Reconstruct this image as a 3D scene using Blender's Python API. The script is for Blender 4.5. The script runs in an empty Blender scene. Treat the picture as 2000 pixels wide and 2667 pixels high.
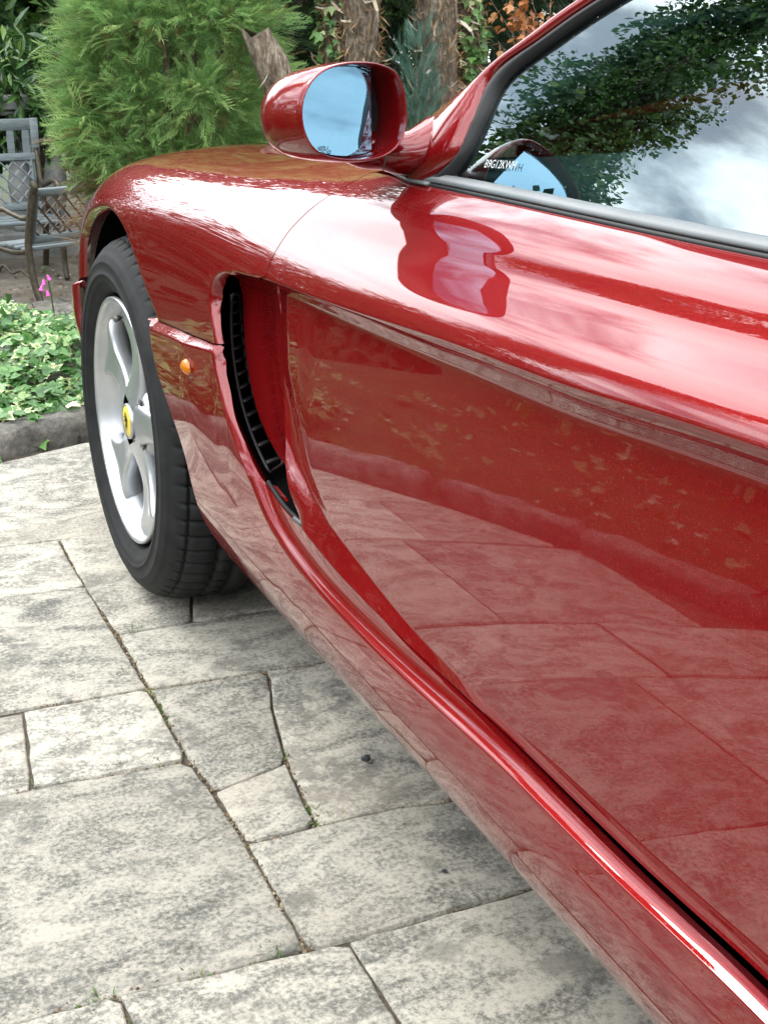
import bpy, bmesh, math, random
import numpy as np
from math import sin, cos, tan, atan, atan2, sqrt, pi, radians, degrees
from mathutils import Vector, Matrix
from mathutils.geometry import delaunay_2d_cdt

SC = bpy.context.scene
COL = SC.collection
rnd = random.Random(7)
nrng = np.random.default_rng(11)

# ------------------------------------------------------------------ camera
FPX, HZ, VX = 3500., 100., -600.          # focal length in photo pixels, horizon row, vanishing point of the car axis
PIT = atan((1333.5-HZ)/FPX); YAW = atan((1000-VX)/sqrt(FPX**2+(1333.5-HZ)**2))
CF = np.array([sin(YAW)*cos(PIT), cos(YAW)*cos(PIT), -sin(PIT)])
CR = np.array([cos(YAW), -sin(YAW), 0.]); CU = np.cross(CR, CF)
CAM = np.array([-0.4972, -2.3107, 0.9733])
cd = bpy.data.cameras.new('camera'); cam = bpy.data.objects.new('camera', cd); COL.objects.link(cam)
cd.sensor_fit = 'VERTICAL'; cd.sensor_height = 24.0; cd.lens = FPX/2667*24.0
cd.clip_start = 0.02; cd.clip_end = 2000
cam.matrix_world = Matrix(((CR[0], CU[0], -CF[0], CAM[0]), (CR[1], CU[1], -CF[1], CAM[1]),
                           (CR[2], CU[2], -CF[2], CAM[2]), (0, 0, 0, 1)))
SC.camera = cam

# ------------------------------------------------------------------ sky and sun
SUN_EL, SUN_AZ = radians(47), radians(-30)     # azimuth from +Y (car's nose) towards +X
W = bpy.data.worlds.new('World'); SC.world = W; W.use_nodes = True
nt = W.node_tree; nt.nodes.clear()
def N(nt, t, **k):
    n = nt.nodes.new(t)
    for a, b in k.items():
        if a.startswith('i_'): n.inputs[a[2:].replace('_', ' ')].default_value = b
        else: setattr(n, a, b)
    return n
def ramp(nt, stops, interp='LINEAR'):
    r = nt.nodes.new('ShaderNodeValToRGB'); cr = r.color_ramp; cr.interpolation = interp
    while len(cr.elements) < len(stops): cr.elements.new(0.5)
    for e, (p, c) in zip(cr.elements, stops):
        e.position = p; e.color = c if len(c) == 4 else (*c, 1)
    return r
sky = N(nt, 'ShaderNodeTexSky', sky_type='NISHITA', sun_disc=False, sun_elevation=SUN_EL, sun_rotation=SUN_AZ)
tc = N(nt, 'ShaderNodeTexCoord'); mp = N(nt, 'ShaderNodeMapping'); mp.inputs['Scale'].default_value = (1, 1, 2.2)
nt.links.new(tc.outputs['Generated'], mp.inputs['Vector'])
nz = N(nt, 'ShaderNodeTexNoise', i_Scale=2.1, i_Detail=9, i_Roughness=.56, i_Distortion=.25)
nt.links.new(mp.outputs[0], nz.inputs['Vector'])
cr_ = ramp(nt, [(.39, (.08, .08, .08)), (.53, (1, 1, 1))], 'EASE'); nt.links.new(nz.outputs['Fac'], cr_.inputs[0])
nz2 = N(nt, 'ShaderNodeTexNoise', i_Scale=4.5, i_Detail=6, i_Roughness=.6)
nt.links.new(mp.outputs[0], nz2.inputs['Vector'])
CLOUD = 40.0
cc = ramp(nt, [(.30, (.70*CLOUD, .73*CLOUD, .78*CLOUD)), (.62, (CLOUD, CLOUD, CLOUD*1.01))]); nt.links.new(nz2.outputs['Fac'], cc.inputs[0])
mx = N(nt, 'ShaderNodeMix', data_type='RGBA')
nt.links.new(cr_.outputs[0], mx.inputs['Factor']); nt.links.new(sky.outputs[0], mx.inputs['A']); nt.links.new(cc.outputs[0], mx.inputs['B'])
bg = N(nt, 'ShaderNodeBackground', i_Strength=.15); wo = N(nt, 'ShaderNodeOutputWorld')
nt.links.new(mx.outputs['Result'], bg.inputs[0]); nt.links.new(bg.outputs[0], wo.inputs[0])
sl = bpy.data.lights.new('sun', 'SUN'); sl.energy = 2.2; sl.angle = radians(16); sl.color = (1, .96, .90)
so = bpy.data.objects.new('sun', sl); COL.objects.link(so)
sd = Vector((sin(SUN_AZ)*cos(SUN_EL), cos(SUN_AZ)*cos(SUN_EL), sin(SUN_EL)))
so.rotation_euler = sd.to_track_quat('Z', 'Y').to_euler()
SC.view_settings.view_transform = 'Standard'; SC.view_settings.look = 'None'
SC.view_settings.exposure = 0.0; SC.view_settings.gamma = 1.0
SC.render.engine = 'CYCLES'; SC.cycles.use_denoising = True
SC.cycles.max_bounces = 8; SC.cycles.transparent_max_bounces = 12; SC.cycles.caustics_reflective = False; SC.cycles.caustics_refractive = False
SC.cycles.sample_clamp_indirect = 8

# ------------------------------------------------------------------ small helpers
def ray(u, v):
    d = CF*FPX+CR*(u-1000)-CU*(v-1333.5); return d/np.linalg.norm(d)
def at(u, v, X=None, Y=None, Z=None):
    d = ray(u, v)
    k = (X-CAM[0])/d[0] if X is not None else (Y-CAM[1])/d[1] if Y is not None else (Z-CAM[2])/d[2]
    return CAM+k*d
def proj(P):
    q = np.asarray(P)-CAM; z = q@CF; return np.stack([1000+FPX*(q@CR)/z, 1333.5-FPX*(q@CU)/z], -1)
def mk(name, verts, faces, mat, parent=None, smooth=True, normals=None, mats=None, mi=None):
    me = bpy.data.meshes.new(name)
    me.from_pydata([tuple(map(float, v)) for v in verts], [], [tuple(map(int, f)) for f in faces])
    if mats:
        for m in mats: me.materials.append(m)
        me.polygons.foreach_set('material_index', np.asarray(mi, np.int32))
    elif mat: me.materials.append(mat)
    me.polygons.foreach_set('use_smooth', [smooth]*len(me.polygons))
    if normals is not None: me.normals_split_custom_set_from_vertices([tuple(map(float, n)) for n in normals])
    me.update()
    o = bpy.data.objects.new(name, me); COL.objects.link(o)
    if parent is not None: o.parent = parent
    return o
def from_bm(name, bm, mat, parent=None, smooth=True, loc=None):
    me = bpy.data.meshes.new(name); bmesh.ops.recalc_face_normals(bm, faces=bm.faces); bm.to_mesh(me); bm.free()
    me.materials.append(mat); me.polygons.foreach_set('use_smooth', [smooth]*len(me.polygons))
    o = bpy.data.objects.new(name, me); COL.objects.link(o)
    if parent is not None: o.parent = parent
    if loc is not None: o.location = loc
    return o
def tag(o, label=None, cat=None, group=None, kind=None):
    if label: o['label'] = label
    if cat: o['category'] = cat
    if group: o['group'] = group
    if kind: o['kind'] = kind
    return o
def thing(name, label, cat, loc=(0, 0, 0), group=None):
    o = bpy.data.objects.new(name, None); COL.objects.link(o); o.location = loc; o.empty_display_size = .1
    return tag(o, label, cat, group)
def bevel(bm, w, seg=2, ang=40):
    es = [e for e in bm.edges if len(e.link_faces) == 2 and e.calc_face_angle(0) > radians(ang)]
    if es: bmesh.ops.bevel(bm, geom=es, offset=w, segments=seg, profile=.6, affect='EDGES')
def bx(bm, c, size, rot=None, w=0):
    """box added to a bmesh"""
    M = Matrix.Translation(c) @ (rot.to_4x4() if rot is not None else Matrix.Identity(4)) @ Matrix.Diagonal((*size, 1))
    bmesh.ops.create_cube(bm, size=1, matrix=M)
def tube(bm, pts, rad, n=10, cap=True, flat=None):
    """swept tube; rad scalar or list; flat=(a,b) elliptical scale along local axes"""
    pts = [Vector(p) for p in pts]; m = len(pts)
    if not hasattr(rad, '__len__'): rad = [rad]*m
    rings = []; up = Vector((0, 0, 1))
    t0 = (pts[1]-pts[0]).normalized()
    if abs(t0.dot(up)) > .95: up = Vector((1, 0, 0))
    nx = t0.cross(up).normalized()
    for i, p in enumerate(pts):
        t = (pts[min(i+1, m-1)]-pts[max(i-1, 0)]).normalized()
        nx = (nx-t*nx.dot(t)).normalized(); ny = t.cross(nx)
        a, b = (flat if flat else (1, 1))
        rings.append([bm.verts.new(p+nx*cos(2*pi*k/n)*rad[i]*a+ny*sin(2*pi*k/n)*rad[i]*b) for k in range(n)])
    for i in range(m-1):
        for k in range(n):
            bm.faces.new((rings[i][k], rings[i][(k+1) % n], rings[i+1][(k+1) % n], rings[i+1][k]))
    if cap:
        bm.faces.new(rings[0][::-1]); bm.faces.new(rings[-1])
    return rings
def smooth_pts(pts, n=8, closed=False):
    """Catmull-Rom through points (any dim)"""
    P = np.asarray(pts, float); m = len(P); out = []
    rg = range(m if closed else m-1)
    for i in rg:
        g = (lambda j: P[j % m]) if closed else (lambda j: P[min(max(j, 0), m-1)])
        p0, p1, p2, p3 = g(i-1), g(i), g(i+1), g(i+2)
        for k in range(n):
            t = k/n
            out.append(.5*((2*p1)+(-p0+p2)*t+(2*p0-5*p1+4*p2-p3)*t*t+(-p0+3*p1-3*p2+p3)*t**3))
    if not closed: out.append(P[-1])
    return np.array(out)
def resample(P, h, closed=False):
    P = np.asarray(P, float)
    if closed: P = np.vstack([P, P[:1]])
    L = np.r_[0, np.cumsum(np.linalg.norm(np.diff(P, axis=0), axis=1))]
    n = max(2, int(round(L[-1]/h))+1); t = np.linspace(0, L[-1], n)
    Q = np.stack([np.interp(t, L, P[:, k]) for k in range(P.shape[1])], -1)
    return Q[:-1] if closed else Q

# ------------------------------------------------------------------ materials
def mat(name, col=(.5, .5, .5), rough=.5, metal=0., **k):
    m = bpy.data.materials.new(name); m.use_nodes = True
    b = m.node_tree.nodes['Principled BSDF']
    b.inputs['Base Color'].default_value = (*col, 1); b.inputs['Roughness'].default_value = rough; b.inputs['Metallic'].default_value = metal
    for a, v in k.items(): b.inputs[a.replace('_', ' ')].default_value = v
    return m
def noise_col(m, stops, scale=8, detail=6, rough=.6, coord='Object', bump=0, bscale=None, dist=.0, mapping=None, bdist=.01):
    nt = m.node_tree; b = nt.nodes['Principled BSDF']
    tc = N(nt, 'ShaderNodeTexCoord'); src = tc.outputs[coord]
    if mapping:
        mp = N(nt, 'ShaderNodeMapping'); mp.inputs['Scale'].default_value = mapping; nt.links.new(src, mp.inputs[0]); src = mp.outputs[0]
    nz = N(nt, 'ShaderNodeTexNoise', i_Scale=scale, i_Detail=detail, i_Roughness=rough, i_Distortion=dist); nt.links.new(src, nz.inputs['Vector'])
    r = ramp(nt, stops); nt.links.new(nz.outputs['Fac'], r.inputs[0]); nt.links.new(r.outputs[0], b.inputs['Base Color'])
    if bump:
        n2 = N(nt, 'ShaderNodeTexNoise', i_Scale=bscale or scale*3, i_Detail=6, i_Roughness=.65); nt.links.new(src, n2.inputs['Vector'])
        bp = N(nt, 'ShaderNodeBump', i_Strength=bump, i_Distance=bdist); nt.links.new(n2.outputs['Fac'], bp.inputs['Height']); nt.links.new(bp.outputs[0], b.inputs['Normal'])
    return m
def paint():
    m = mat('red_metallic_paint', (.40, .012, .010), .42, .28, Coat_Weight=1.0, Coat_Roughness=.012, Coat_IOR=1.54, Specular_IOR_Level=0.0)
    nt = m.node_tree; b = nt.nodes['Principled BSDF']; tc = N(nt, 'ShaderNodeTexCoord')
    v = N(nt, 'ShaderNodeTexVoronoi', i_Scale=1400); nt.links.new(tc.outputs['Object'], v.inputs['Vector'])
    hs = ramp(nt, [(0, (.132, .0028, .0040)), (.7, (.168, .0036, .0050)), (.93, (.19, .0048, .0056)), (1, (.26, .014, .013))]);
    sp = N(nt, 'ShaderNodeSeparateColor'); nt.links.new(v.outputs['Color'], sp.inputs[0]); nt.links.new(sp.outputs[0], hs.inputs[0])
    # thin film of road dust, patchy
    d1 = N(nt, 'ShaderNodeTexNoise', i_Scale=3.2, i_Detail=5, i_Roughness=.6); nt.links.new(tc.outputs['Object'], d1.inputs['Vector'])
    d2 = N(nt, 'ShaderNodeTexNoise', i_Scale=700, i_Detail=2); nt.links.new(tc.outputs['Object'], d2.inputs['Vector'])
    r2 = ramp(nt, [(.66, (0, 0, 0)), (.78, (1, 1, 1))]); nt.links.new(d2.outputs['Fac'], r2.inputs[0])
    r1 = ramp(nt, [(.3, (0, 0, 0)), (.8, (.5, .5, .5))]); nt.links.new(d1.outputs['Fac'], r1.inputs[0])
    mu = N(nt, 'ShaderNodeMath', operation='MULTIPLY'); nt.links.new(r1.outputs[0], mu.inputs[0]); nt.links.new(r2.outputs[0], mu.inputs[1])
    mxx = N(nt, 'ShaderNodeMix', data_type='RGBA'); nt.links.new(mu.outputs[0], mxx.inputs['Factor']); nt.links.new(hs.outputs[0], mxx.inputs['A']); mxx.inputs['B'].default_value = (.42, .30, .26, 1)
    nt.links.new(mxx.outputs['Result'], b.inputs['Base Color'])
    cm = N(nt, 'ShaderNodeMapRange'); cm.inputs['From Min'].default_value = .3; cm.inputs['From Max'].default_value = .8; cm.inputs['To Min'].default_value = .008; cm.inputs['To Max'].default_value = .03
    nt.links.new(d1.outputs['Fac'], cm.inputs[0]); nt.links.new(cm.outputs[0], b.inputs['Coat Roughness'])
    return m
M = {}
M['paint'] = paint()
M['rubber'] = noise_col(mat('tyre_rubber', (.02, .02, .02), .75, Specular_IOR_Level=.3), [(.3, (.006, .0065, .007)), (.7, (.017, .018, .019))], scale=30, bump=.12, bscale=400, bdist=.002)
M['seal'] = mat('window_rubber', (.012, .013, .014), .5, Specular_IOR_Level=.3)
M['trim'] = noise_col(mat('grey_rubber_trim', (.10, .115, .12), .38), [(.3, (.085, .10, .105)), (.7, (.13, .145, .15))], scale=14, mapping=(6, 1, 6))
M['black'] = mat('black_plastic', (.006, .006, .008), .5, Specular_IOR_Level=.35)
M['void'] = mat('dark_underbody', (.004, .004, .004), .9, Specular_IOR_Level=0.0)
M['alloy'] = noise_col(mat('silver_alloy', (.5, .52, .54), .36, .8), [(.3, (.44, .46, .48)), (.7, (.54, .56, .58))], scale=18)
M['alloy'].node_tree.nodes['Principled BSDF'].inputs['Coat Weight'].default_value = .4
M['steel'] = noise_col(mat('brake_steel', (.10, .095, .09), .5, .8), [(.3, (.05, .045, .04)), (.7, (.16, .15, .14))], scale=25)
M['yellow'] = mat('emblem_yellow', (.72, .55, .08), .3)
M['amber'] = mat('amber_lens', (1.0, .30, .01), .08, Transmission_Weight=.55, IOR=1.5)
M['chrome'] = mat('chrome', (.8, .8, .82), .08, 1.0)
M['mirror'] = mat('mirror_glass', (.29, .48, .63), .0, 1.0)
def glass(name, tint, refl=1.0, ior=1.5, dust=True):
    m = bpy.data.materials.new(name); m.use_nodes = True; nt = m.node_tree; nt.nodes.clear()
    tr = N(nt, 'ShaderNodeBsdfTransparent'); tr.inputs[0].default_value = (*tint, 1)
    gl = N(nt, 'ShaderNodeBsdfGlossy', i_Roughness=0.0); gl.inputs[0].default_value = (.82, .97, 1.0, 1)
    fr = N(nt, 'ShaderNodeFresnel', i_IOR=ior); mix = N(nt, 'ShaderNodeMixShader'); out = N(nt, 'ShaderNodeOutputMaterial')
    nt.links.new(fr.outputs[0], mix.inputs[0]); nt.links.new(tr.outputs[0], mix.inputs[1]); nt.links.new(gl.outputs[0], mix.inputs[2])
    last = mix
    if dust:
        tc = N(nt, 'ShaderNodeTexCoord'); nz = N(nt, 'ShaderNodeTexNoise', i_Scale=420, i_Detail=2); nt.links.new(tc.outputs['Object'], nz.inputs['Vector'])
        r = ramp(nt, [(.68, (0, 0, 0)), (.80, (.35, .35, .35))]); nt.links.new(nz.outputs['Fac'], r.inputs[0])
        df = N(nt, 'ShaderNodeBsdfDiffuse'); df.inputs[0].default_value = (.6, .62, .6, 1)
        m2 = N(nt, 'ShaderNodeMixShader'); nt.links.new(r.outputs[0], m2.inputs[0]); nt.links.new(mix.outputs[0], m2.inputs[1]); nt.links.new(df.outputs[0], m2.inputs[2]); last = m2
    nt.links.new(last.outputs[0], out.inputs[0])
    return m
M['glass'] = glass('green_tinted_glass', (.55, .72, .68), ior=2.8)
M['blue'] = noise_col(mat('blue_leather', (.03, .10, .22), .45), [(.3, (.05, .17, .36)), (.7, (.07, .22, .44))], scale=40, bump=.1, bscale=300, bdist=.001)
M['dash'] = noise_col(mat('dark_dash', (.02, .035, .05), .55), [(.3, (.05, .085, .11)), (.7, (.075, .12, .15))], scale=40, bump=.15, bscale=400, bdist=.001)
M['white'] = mat('etched_white', (.75, .78, .78), .6)

# ------------------------------------------------------------------ body surface: cross-sections blended along the car (X inboard, Y to the nose, Z up)
def nspline(x,y):
    """natural cubic spline; y may be 2D (n,m)"""
    x=np.asarray(x,float); y=np.asarray(y,float); n=len(x); h=np.diff(x)
    A=np.zeros((n,n)); A[0,0]=A[-1,-1]=1; B=np.zeros_like(y)
    for i in range(1,n-1):
        A[i,i-1]=h[i-1];A[i,i]=2*(h[i-1]+h[i]);A[i,i+1]=h[i]
        B[i]=6*((y[i+1]-y[i])/h[i]-(y[i]-y[i-1])/h[i-1])
    M=np.linalg.solve(A,B)
    def f(t):
        t=np.asarray(t,float); i=np.clip(np.searchsorted(x,t)-1,0,n-2); 
        if y.ndim==1: sh=lambda a:a
        else: sh=lambda a:a[...,None]
        hh=sh(h[i]); a=sh(x[i+1]-t); b=sh(t-x[i])
        return (M[i]*a**3+M[i+1]*b**3)/(6*hh)+(y[i]/hh-M[i]*hh/6)*a+(y[i+1]/hh-M[i+1]*hh/6)*b
    return f
SK=np.array([0,.10,.16,.30,.46,.66,.71,.75,.79,.84,1.0,1.5])
ST={ # Y: 12 (X,Z) pairs
 1.00:[(.95,.16),(.72,.17),(.62,.22),(.56,.30),(.56,.37),(.60,.44),(.64,.455),(.68,.47),(.72,.48),(.77,.49),(.85,.505),(.94,.52)],
 .90:[(.55,.16),(.36,.17),(.29,.22),(.26,.30),(.26,.39),(.285,.47),(.31,.49),(.34,.51),(.38,.525),(.44,.537),(.6,.555),(.94,.58)],
 .75:[(.35,.16),(.18,.17),(.125,.22),(.10,.30),(.10,.41),(.12,.49),(.137,.522),(.165,.55),(.20,.572),(.265,.59),(.44,.61),(.94,.64)],
 .55:[(.25,.17),(.11,.18),(.06,.23),(.036,.31),(.034,.42),(.045,.535),(.06,.575),(.09,.61),(.135,.637),(.21,.657),(.39,.675),(.94,.71)],
 .30:[(.25,.17),(.09,.18),(.035,.24),(.008,.34),(.0,.46),(.004,.635),(.016,.675),(.045,.709),(.09,.735),(.17,.752),(.35,.762),(.94,.785)],
 .0:[(.25,.17),(.09,.18),(.03,.24),(-.003,.36),(-.014,.48),(-.014,.68),(-.004,.717),(.024,.75),(.07,.774),(.155,.79),(.35,.797),(.94,.83)],
 -.30:[(.25,.17),(.09,.183),(.03,.242),(-.009,.38),(-.011,.52),(-.006,.688),(.003,.727),(.028,.759),(.07,.784),(.15,.802),(.33,.820),(.94,.86)],
 -.60:[(.25,.17),(.092,.188),(.03,.245),(-.01,.385),(-.009,.535),(.0,.697),(.012,.735),(.036,.768),(.073,.794),(.14,.818),(.3,.845),(.94,.90)],
 -.90:[(.25,.18),(.095,.194),(.03,.249),(-.01,.385),(-.009,.535),(.0,.7095),(.016,.744),(.042,.772),(.070,.801),(.120,.826),(.24,.86),(.94,.92)],
 -1.20:[(.25,.19),(.098,.200),(.03,.253),(-.01,.385),(-.009,.535),(.0,.722),(.019,.754),(.050,.777),(.071,.803),(.113,.829),(.2,.86),(.94,.92)],
 -1.60:[(.25,.19),(.10,.205),(.03,.257),(-.01,.385),(-.009,.535),(.0,.7385),(.022,.767),(.055,.786),(.074,.809),(.114,.831),(.2,.86),(.94,.92)],
 -2.00:[(.25,.19),(.10,.205),(.03,.258),(-.01,.385),(-.010,.535),(-.001,.755),(.020,.783),(.052,.803),(.078,.825),(.119,.847),(.22,.88),(.94,.93)],
 -2.40:[(.25,.18),(.09,.19),(.028,.25),(-.012,.38),(-.025,.55),(-.02,.755),(.01,.80),(.045,.828),(.085,.852),(.14,.875),(.26,.905),(.94,.95)],
 -2.80:[(.25,.18),(.09,.19),(.026,.25),(-.008,.38),(-.022,.55),(-.012,.755),(.02,.805),(.06,.834),(.105,.86),(.17,.884),(.30,.91),(.94,.95)],
 -3.20:[(.27,.22),(.12,.23),(.06,.28),(.02,.40),(.008,.55),(.02,.745),(.055,.80),(.1,.83),(.15,.855),(.22,.875),(.36,.90),(.94,.94)],
 -3.55:[(.4,.28),(.25,.29),(.17,.34),(.13,.43),(.12,.55),(.14,.72),(.18,.77),(.22,.80),(.27,.825),(.34,.85),(.46,.88),(.94,.92)],
 -3.72:[(.7,.32),(.55,.34),(.48,.38),(.46,.45),(.46,.55),(.48,.70),(.5,.745),(.53,.775),(.57,.805),(.63,.83),(.72,.87),(.94,.91)],
}
_Y=np.array(sorted(ST)); _T=np.array([np.array(ST[y]).reshape(-1) for y in _Y])
_yf=nspline(_Y,_T)
# spline across s: linear operator (values at knots -> value), precompute basis
_basis=nspline(SK,np.eye(len(SK)))
def S(Y,s):
    Y=np.asarray(Y,float);s=np.asarray(s,float)
    K=_yf(Y).reshape(Y.shape+(len(SK),2)); w=_basis(s)
    xz=(K*w[...,None]).sum(-2)
    return np.stack([xz[...,0],Y,xz[...,1]],-1)

# ------------------------------------------------------------------ feature lines of the body side, found on the surface from their place in the photo
def sstep(x, a, b):
    t = np.clip((np.asarray(x)-a)/(b-a), 0, 1); return t*t*(3-2*t)
def pdist(P, C):
    """distance of points P (n,2) to polyline C (m,2)"""
    P = P.reshape(-1, 2); out = np.full(len(P), 1e9); A = C[:-1]; D = C[1:]-A; L2 = (D**2).sum(1)+1e-18
    for i in range(0, len(P), 4000):
        p = P[i:i+4000, None]-A[None]; t = np.clip((p*D).sum(-1)/L2, 0, 1); d = p-t[..., None]*D
        out[i:i+4000] = np.sqrt((d**2).sum(-1).min(1))
    return out
def parc(P, C):
    """distance to a polyline and the arc length of the nearest point on it"""
    P = P.reshape(-1, 2); out = np.full(len(P), 1e9); arc = np.zeros(len(P)); A = C[:-1]; D = C[1:]-A; L2 = (D**2).sum(1)+1e-18; S0 = np.r_[0, np.cumsum(np.sqrt(L2))]
    for i in range(0, len(P), 4000):
        p = P[i:i+4000, None]-A[None]; t = np.clip((p*D).sum(-1)/L2, 0, 1); d = np.sqrt(((p-t[..., None]*D)**2).sum(-1)); k = d.argmin(1); r = np.arange(len(k))
        out[i:i+4000] = d[r, k]; arc[i:i+4000] = S0[k]+t[r, k]*np.sqrt(L2[k])
    return out, arc
def inside(P, C):
    P = P.reshape(-1, 2); res = np.zeros(len(P), bool); A = C; B = np.roll(C, -1, 0)
    for i in range(0, len(P), 4000):
        x = P[i:i+4000, 0, None]; y = P[i:i+4000, 1, None]
        c = (A[:, 1] > y) != (B[:, 1] > y)
        xx = (B[:, 0]-A[:, 0])*(y-A[:, 1])/np.where(B[:, 1] == A[:, 1], 1e-12, B[:, 1]-A[:, 1])+A[:, 0]
        res[i:i+4000] = (c & (x < xx)).sum(1) % 2 == 1
    return res
_gy, _gs = np.meshgrid(np.linspace(-2.1, .8, 300), np.linspace(.05, 1.0, 160), indexing='ij')
_gp = None
def locate(px, F, it=25):
    """pixels -> (Y,s) on surface F"""
    global _gp
    if _gp is None:
        P = S(_gy, _gs); n = np.cross(np.gradient(P, axis=1), np.gradient(P, axis=0)); n /= np.linalg.norm(n, axis=-1, keepdims=True)
        v = P-CAM; v /= np.linalg.norm(v, axis=-1, keepdims=True)
        _gp = np.where(((n*v).sum(-1) < -.02)[..., None], proj(P), 1e6)
    out = []
    for u, v in px:
        d = ((_gp-np.array([u, v]))**2).sum(-1)
        d = np.where((_gp[..., 0] > -800) & (_gp[..., 0] < 4000), d, 1e12)
        i = np.unravel_index(np.argmin(d), d.shape); x = np.array([_gy[i], _gs[i]])
        for _ in range(it):
            e = 1e-4; Q = proj(F(np.array([x[0], x[0]+e, x[0]]), np.array([x[1], x[1], x[1]+e])))
            J = np.stack([(Q[1]-Q[0])/e, (Q[2]-Q[0])/e], -1); r = np.array([u, v])-Q[0]
            try: st = np.linalg.solve(J, r)
            except np.linalg.LinAlgError: break
            n = np.linalg.norm(st); x = x+st*min(1, .03/max(n, 1e-9))
            if n < 1e-6: break
        out.append(x)
    return np.array(out)
# seam between upper wing and the lower body
_sm = locate([(436, 846), (500, 874), (567, 900)], S)
_smf = locate([(215, 692)], S)[0]
def s_seam(Y):
    return np.where(Y > 0, .555+0*Y, np.interp(-Y, -_sm[:, 0], _sm[:, 1])+0*Y)
def lin(x, soft=.12):
    """0..1 ramp with softly rounded corners"""
    x = np.asarray(x, float); f = lambda t: .5*(t+np.sqrt(t*t+soft*soft*.25)); y = f(x)-f(x-1.); y0 = f(0.)-f(-1.); return np.where(x <= 0, 0, np.clip((y-y0*(1-np.clip(x, 0, 1)))/(1-y0*0), 0, 1))
def ledge(Y, s):
    d = s_seam(Y)-s
    return -.015*sstep(d, -.001, .003)*np.clip(.12+.88*lin((d-.001)/.0095, .22), 0, 1)*(1-sstep(d, .07, .23))*(.40*sstep(Y, -.76, -.66)+.60*sstep(Y, -.64, -.48))*(1-sstep(Y, .5, .8)*.3)
def S1(Y, s):
    P = S(Y, s); P[..., 0] += ledge(np.asarray(Y, float), np.asarray(s, float)); return P
# scallop outline
PX_TOP = [(598, 704), (645, 717), (681, 724), (735, 742), (826, 776), (934, 813), (1100, 866), (1206, 902), (1447, 992), (1748, 1086), (2000, 1169)]
PX_FRONT = [(598, 704), (582, 704), (566, 711), (553, 727), (545, 755), (543, 784), (547, 824), (556, 872), (563, 915), (567, 945), (574, 980), (587, 1041), (605, 1109), (623, 1174), (645, 1236)]
PX_BOT = [(645, 1236), (670, 1301), (695, 1359), (724, 1410), (750, 1449), (800, 1514), (872, 1595), (1017, 1739), (1162, 1871), (1306, 2002), (1451, 2146), (1596, 2291), (1740, 2428), (1885, 2566)]
O_top = locate(PX_TOP, S1); O_front = locate(PX_FRONT, S); O_bot = locate(PX_BOT, S1)
O_top = np.vstack([O_top, [[-1.85, O_top[-1, 1]], [-2.08, O_top[-1, 1]-.02]]])
O_bot = np.vstack([O_bot, [[-1.9, O_bot[-1, 1]], [-2.08, O_bot[-1, 1]+.02]]])
def sm1(C, h=.008): return resample(smooth_pts(C, 10), h)
O_top, O_front, O_bot = sm1(O_top), sm1(O_front, .004), sm1(O_bot)
O_poly = np.vstack([O_top[::-1], O_front[1:], O_bot[1:]])
PX_RIDGE = [(748, 780), (750, 806), (750, 870), (752, 968), (768, 1041), (782, 1113), (800, 1193), (815, 1243), (836, 1294), (858, 1344)]
def S_in(Y, s):
    P = S1(Y, s); P[..., 0] += .020; return P
RIDGE = locate(PX_RIDGE, S_in); RIDGE = RIDGE[np.argsort(RIDGE[:, 1])]
_wbf = nspline([-2.1, -1.8, -1.6, -1.45, -1.3, -1.15, -1.0, -.85, -.7], [.020, .021, .022, .025, .034, .052, .078, .092, .095])
_wgf = nspline([-2.1, -1.8, -1.6, -1.45, -1.3, -1.15, -1.0, -.90, -.7], [.0105, .0105, .0115, .0140, .0210, .0325, .0440, .0475, .048])
WB = lambda y: _wbf(np.clip(y, -2.1, -.7))
WG = lambda y: _wgf(np.clip(y, -2.1, -.7))
WT = lambda y: .019+.017*sstep(-np.asarray(y), .7, 1.4)
SIDE = None          # which side of the sill groove is being meshed
O_fb = np.vstack([O_front, O_bot[1:]]); L_FB = np.linalg.norm(np.diff(O_front, axis=0), axis=1).sum()
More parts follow.
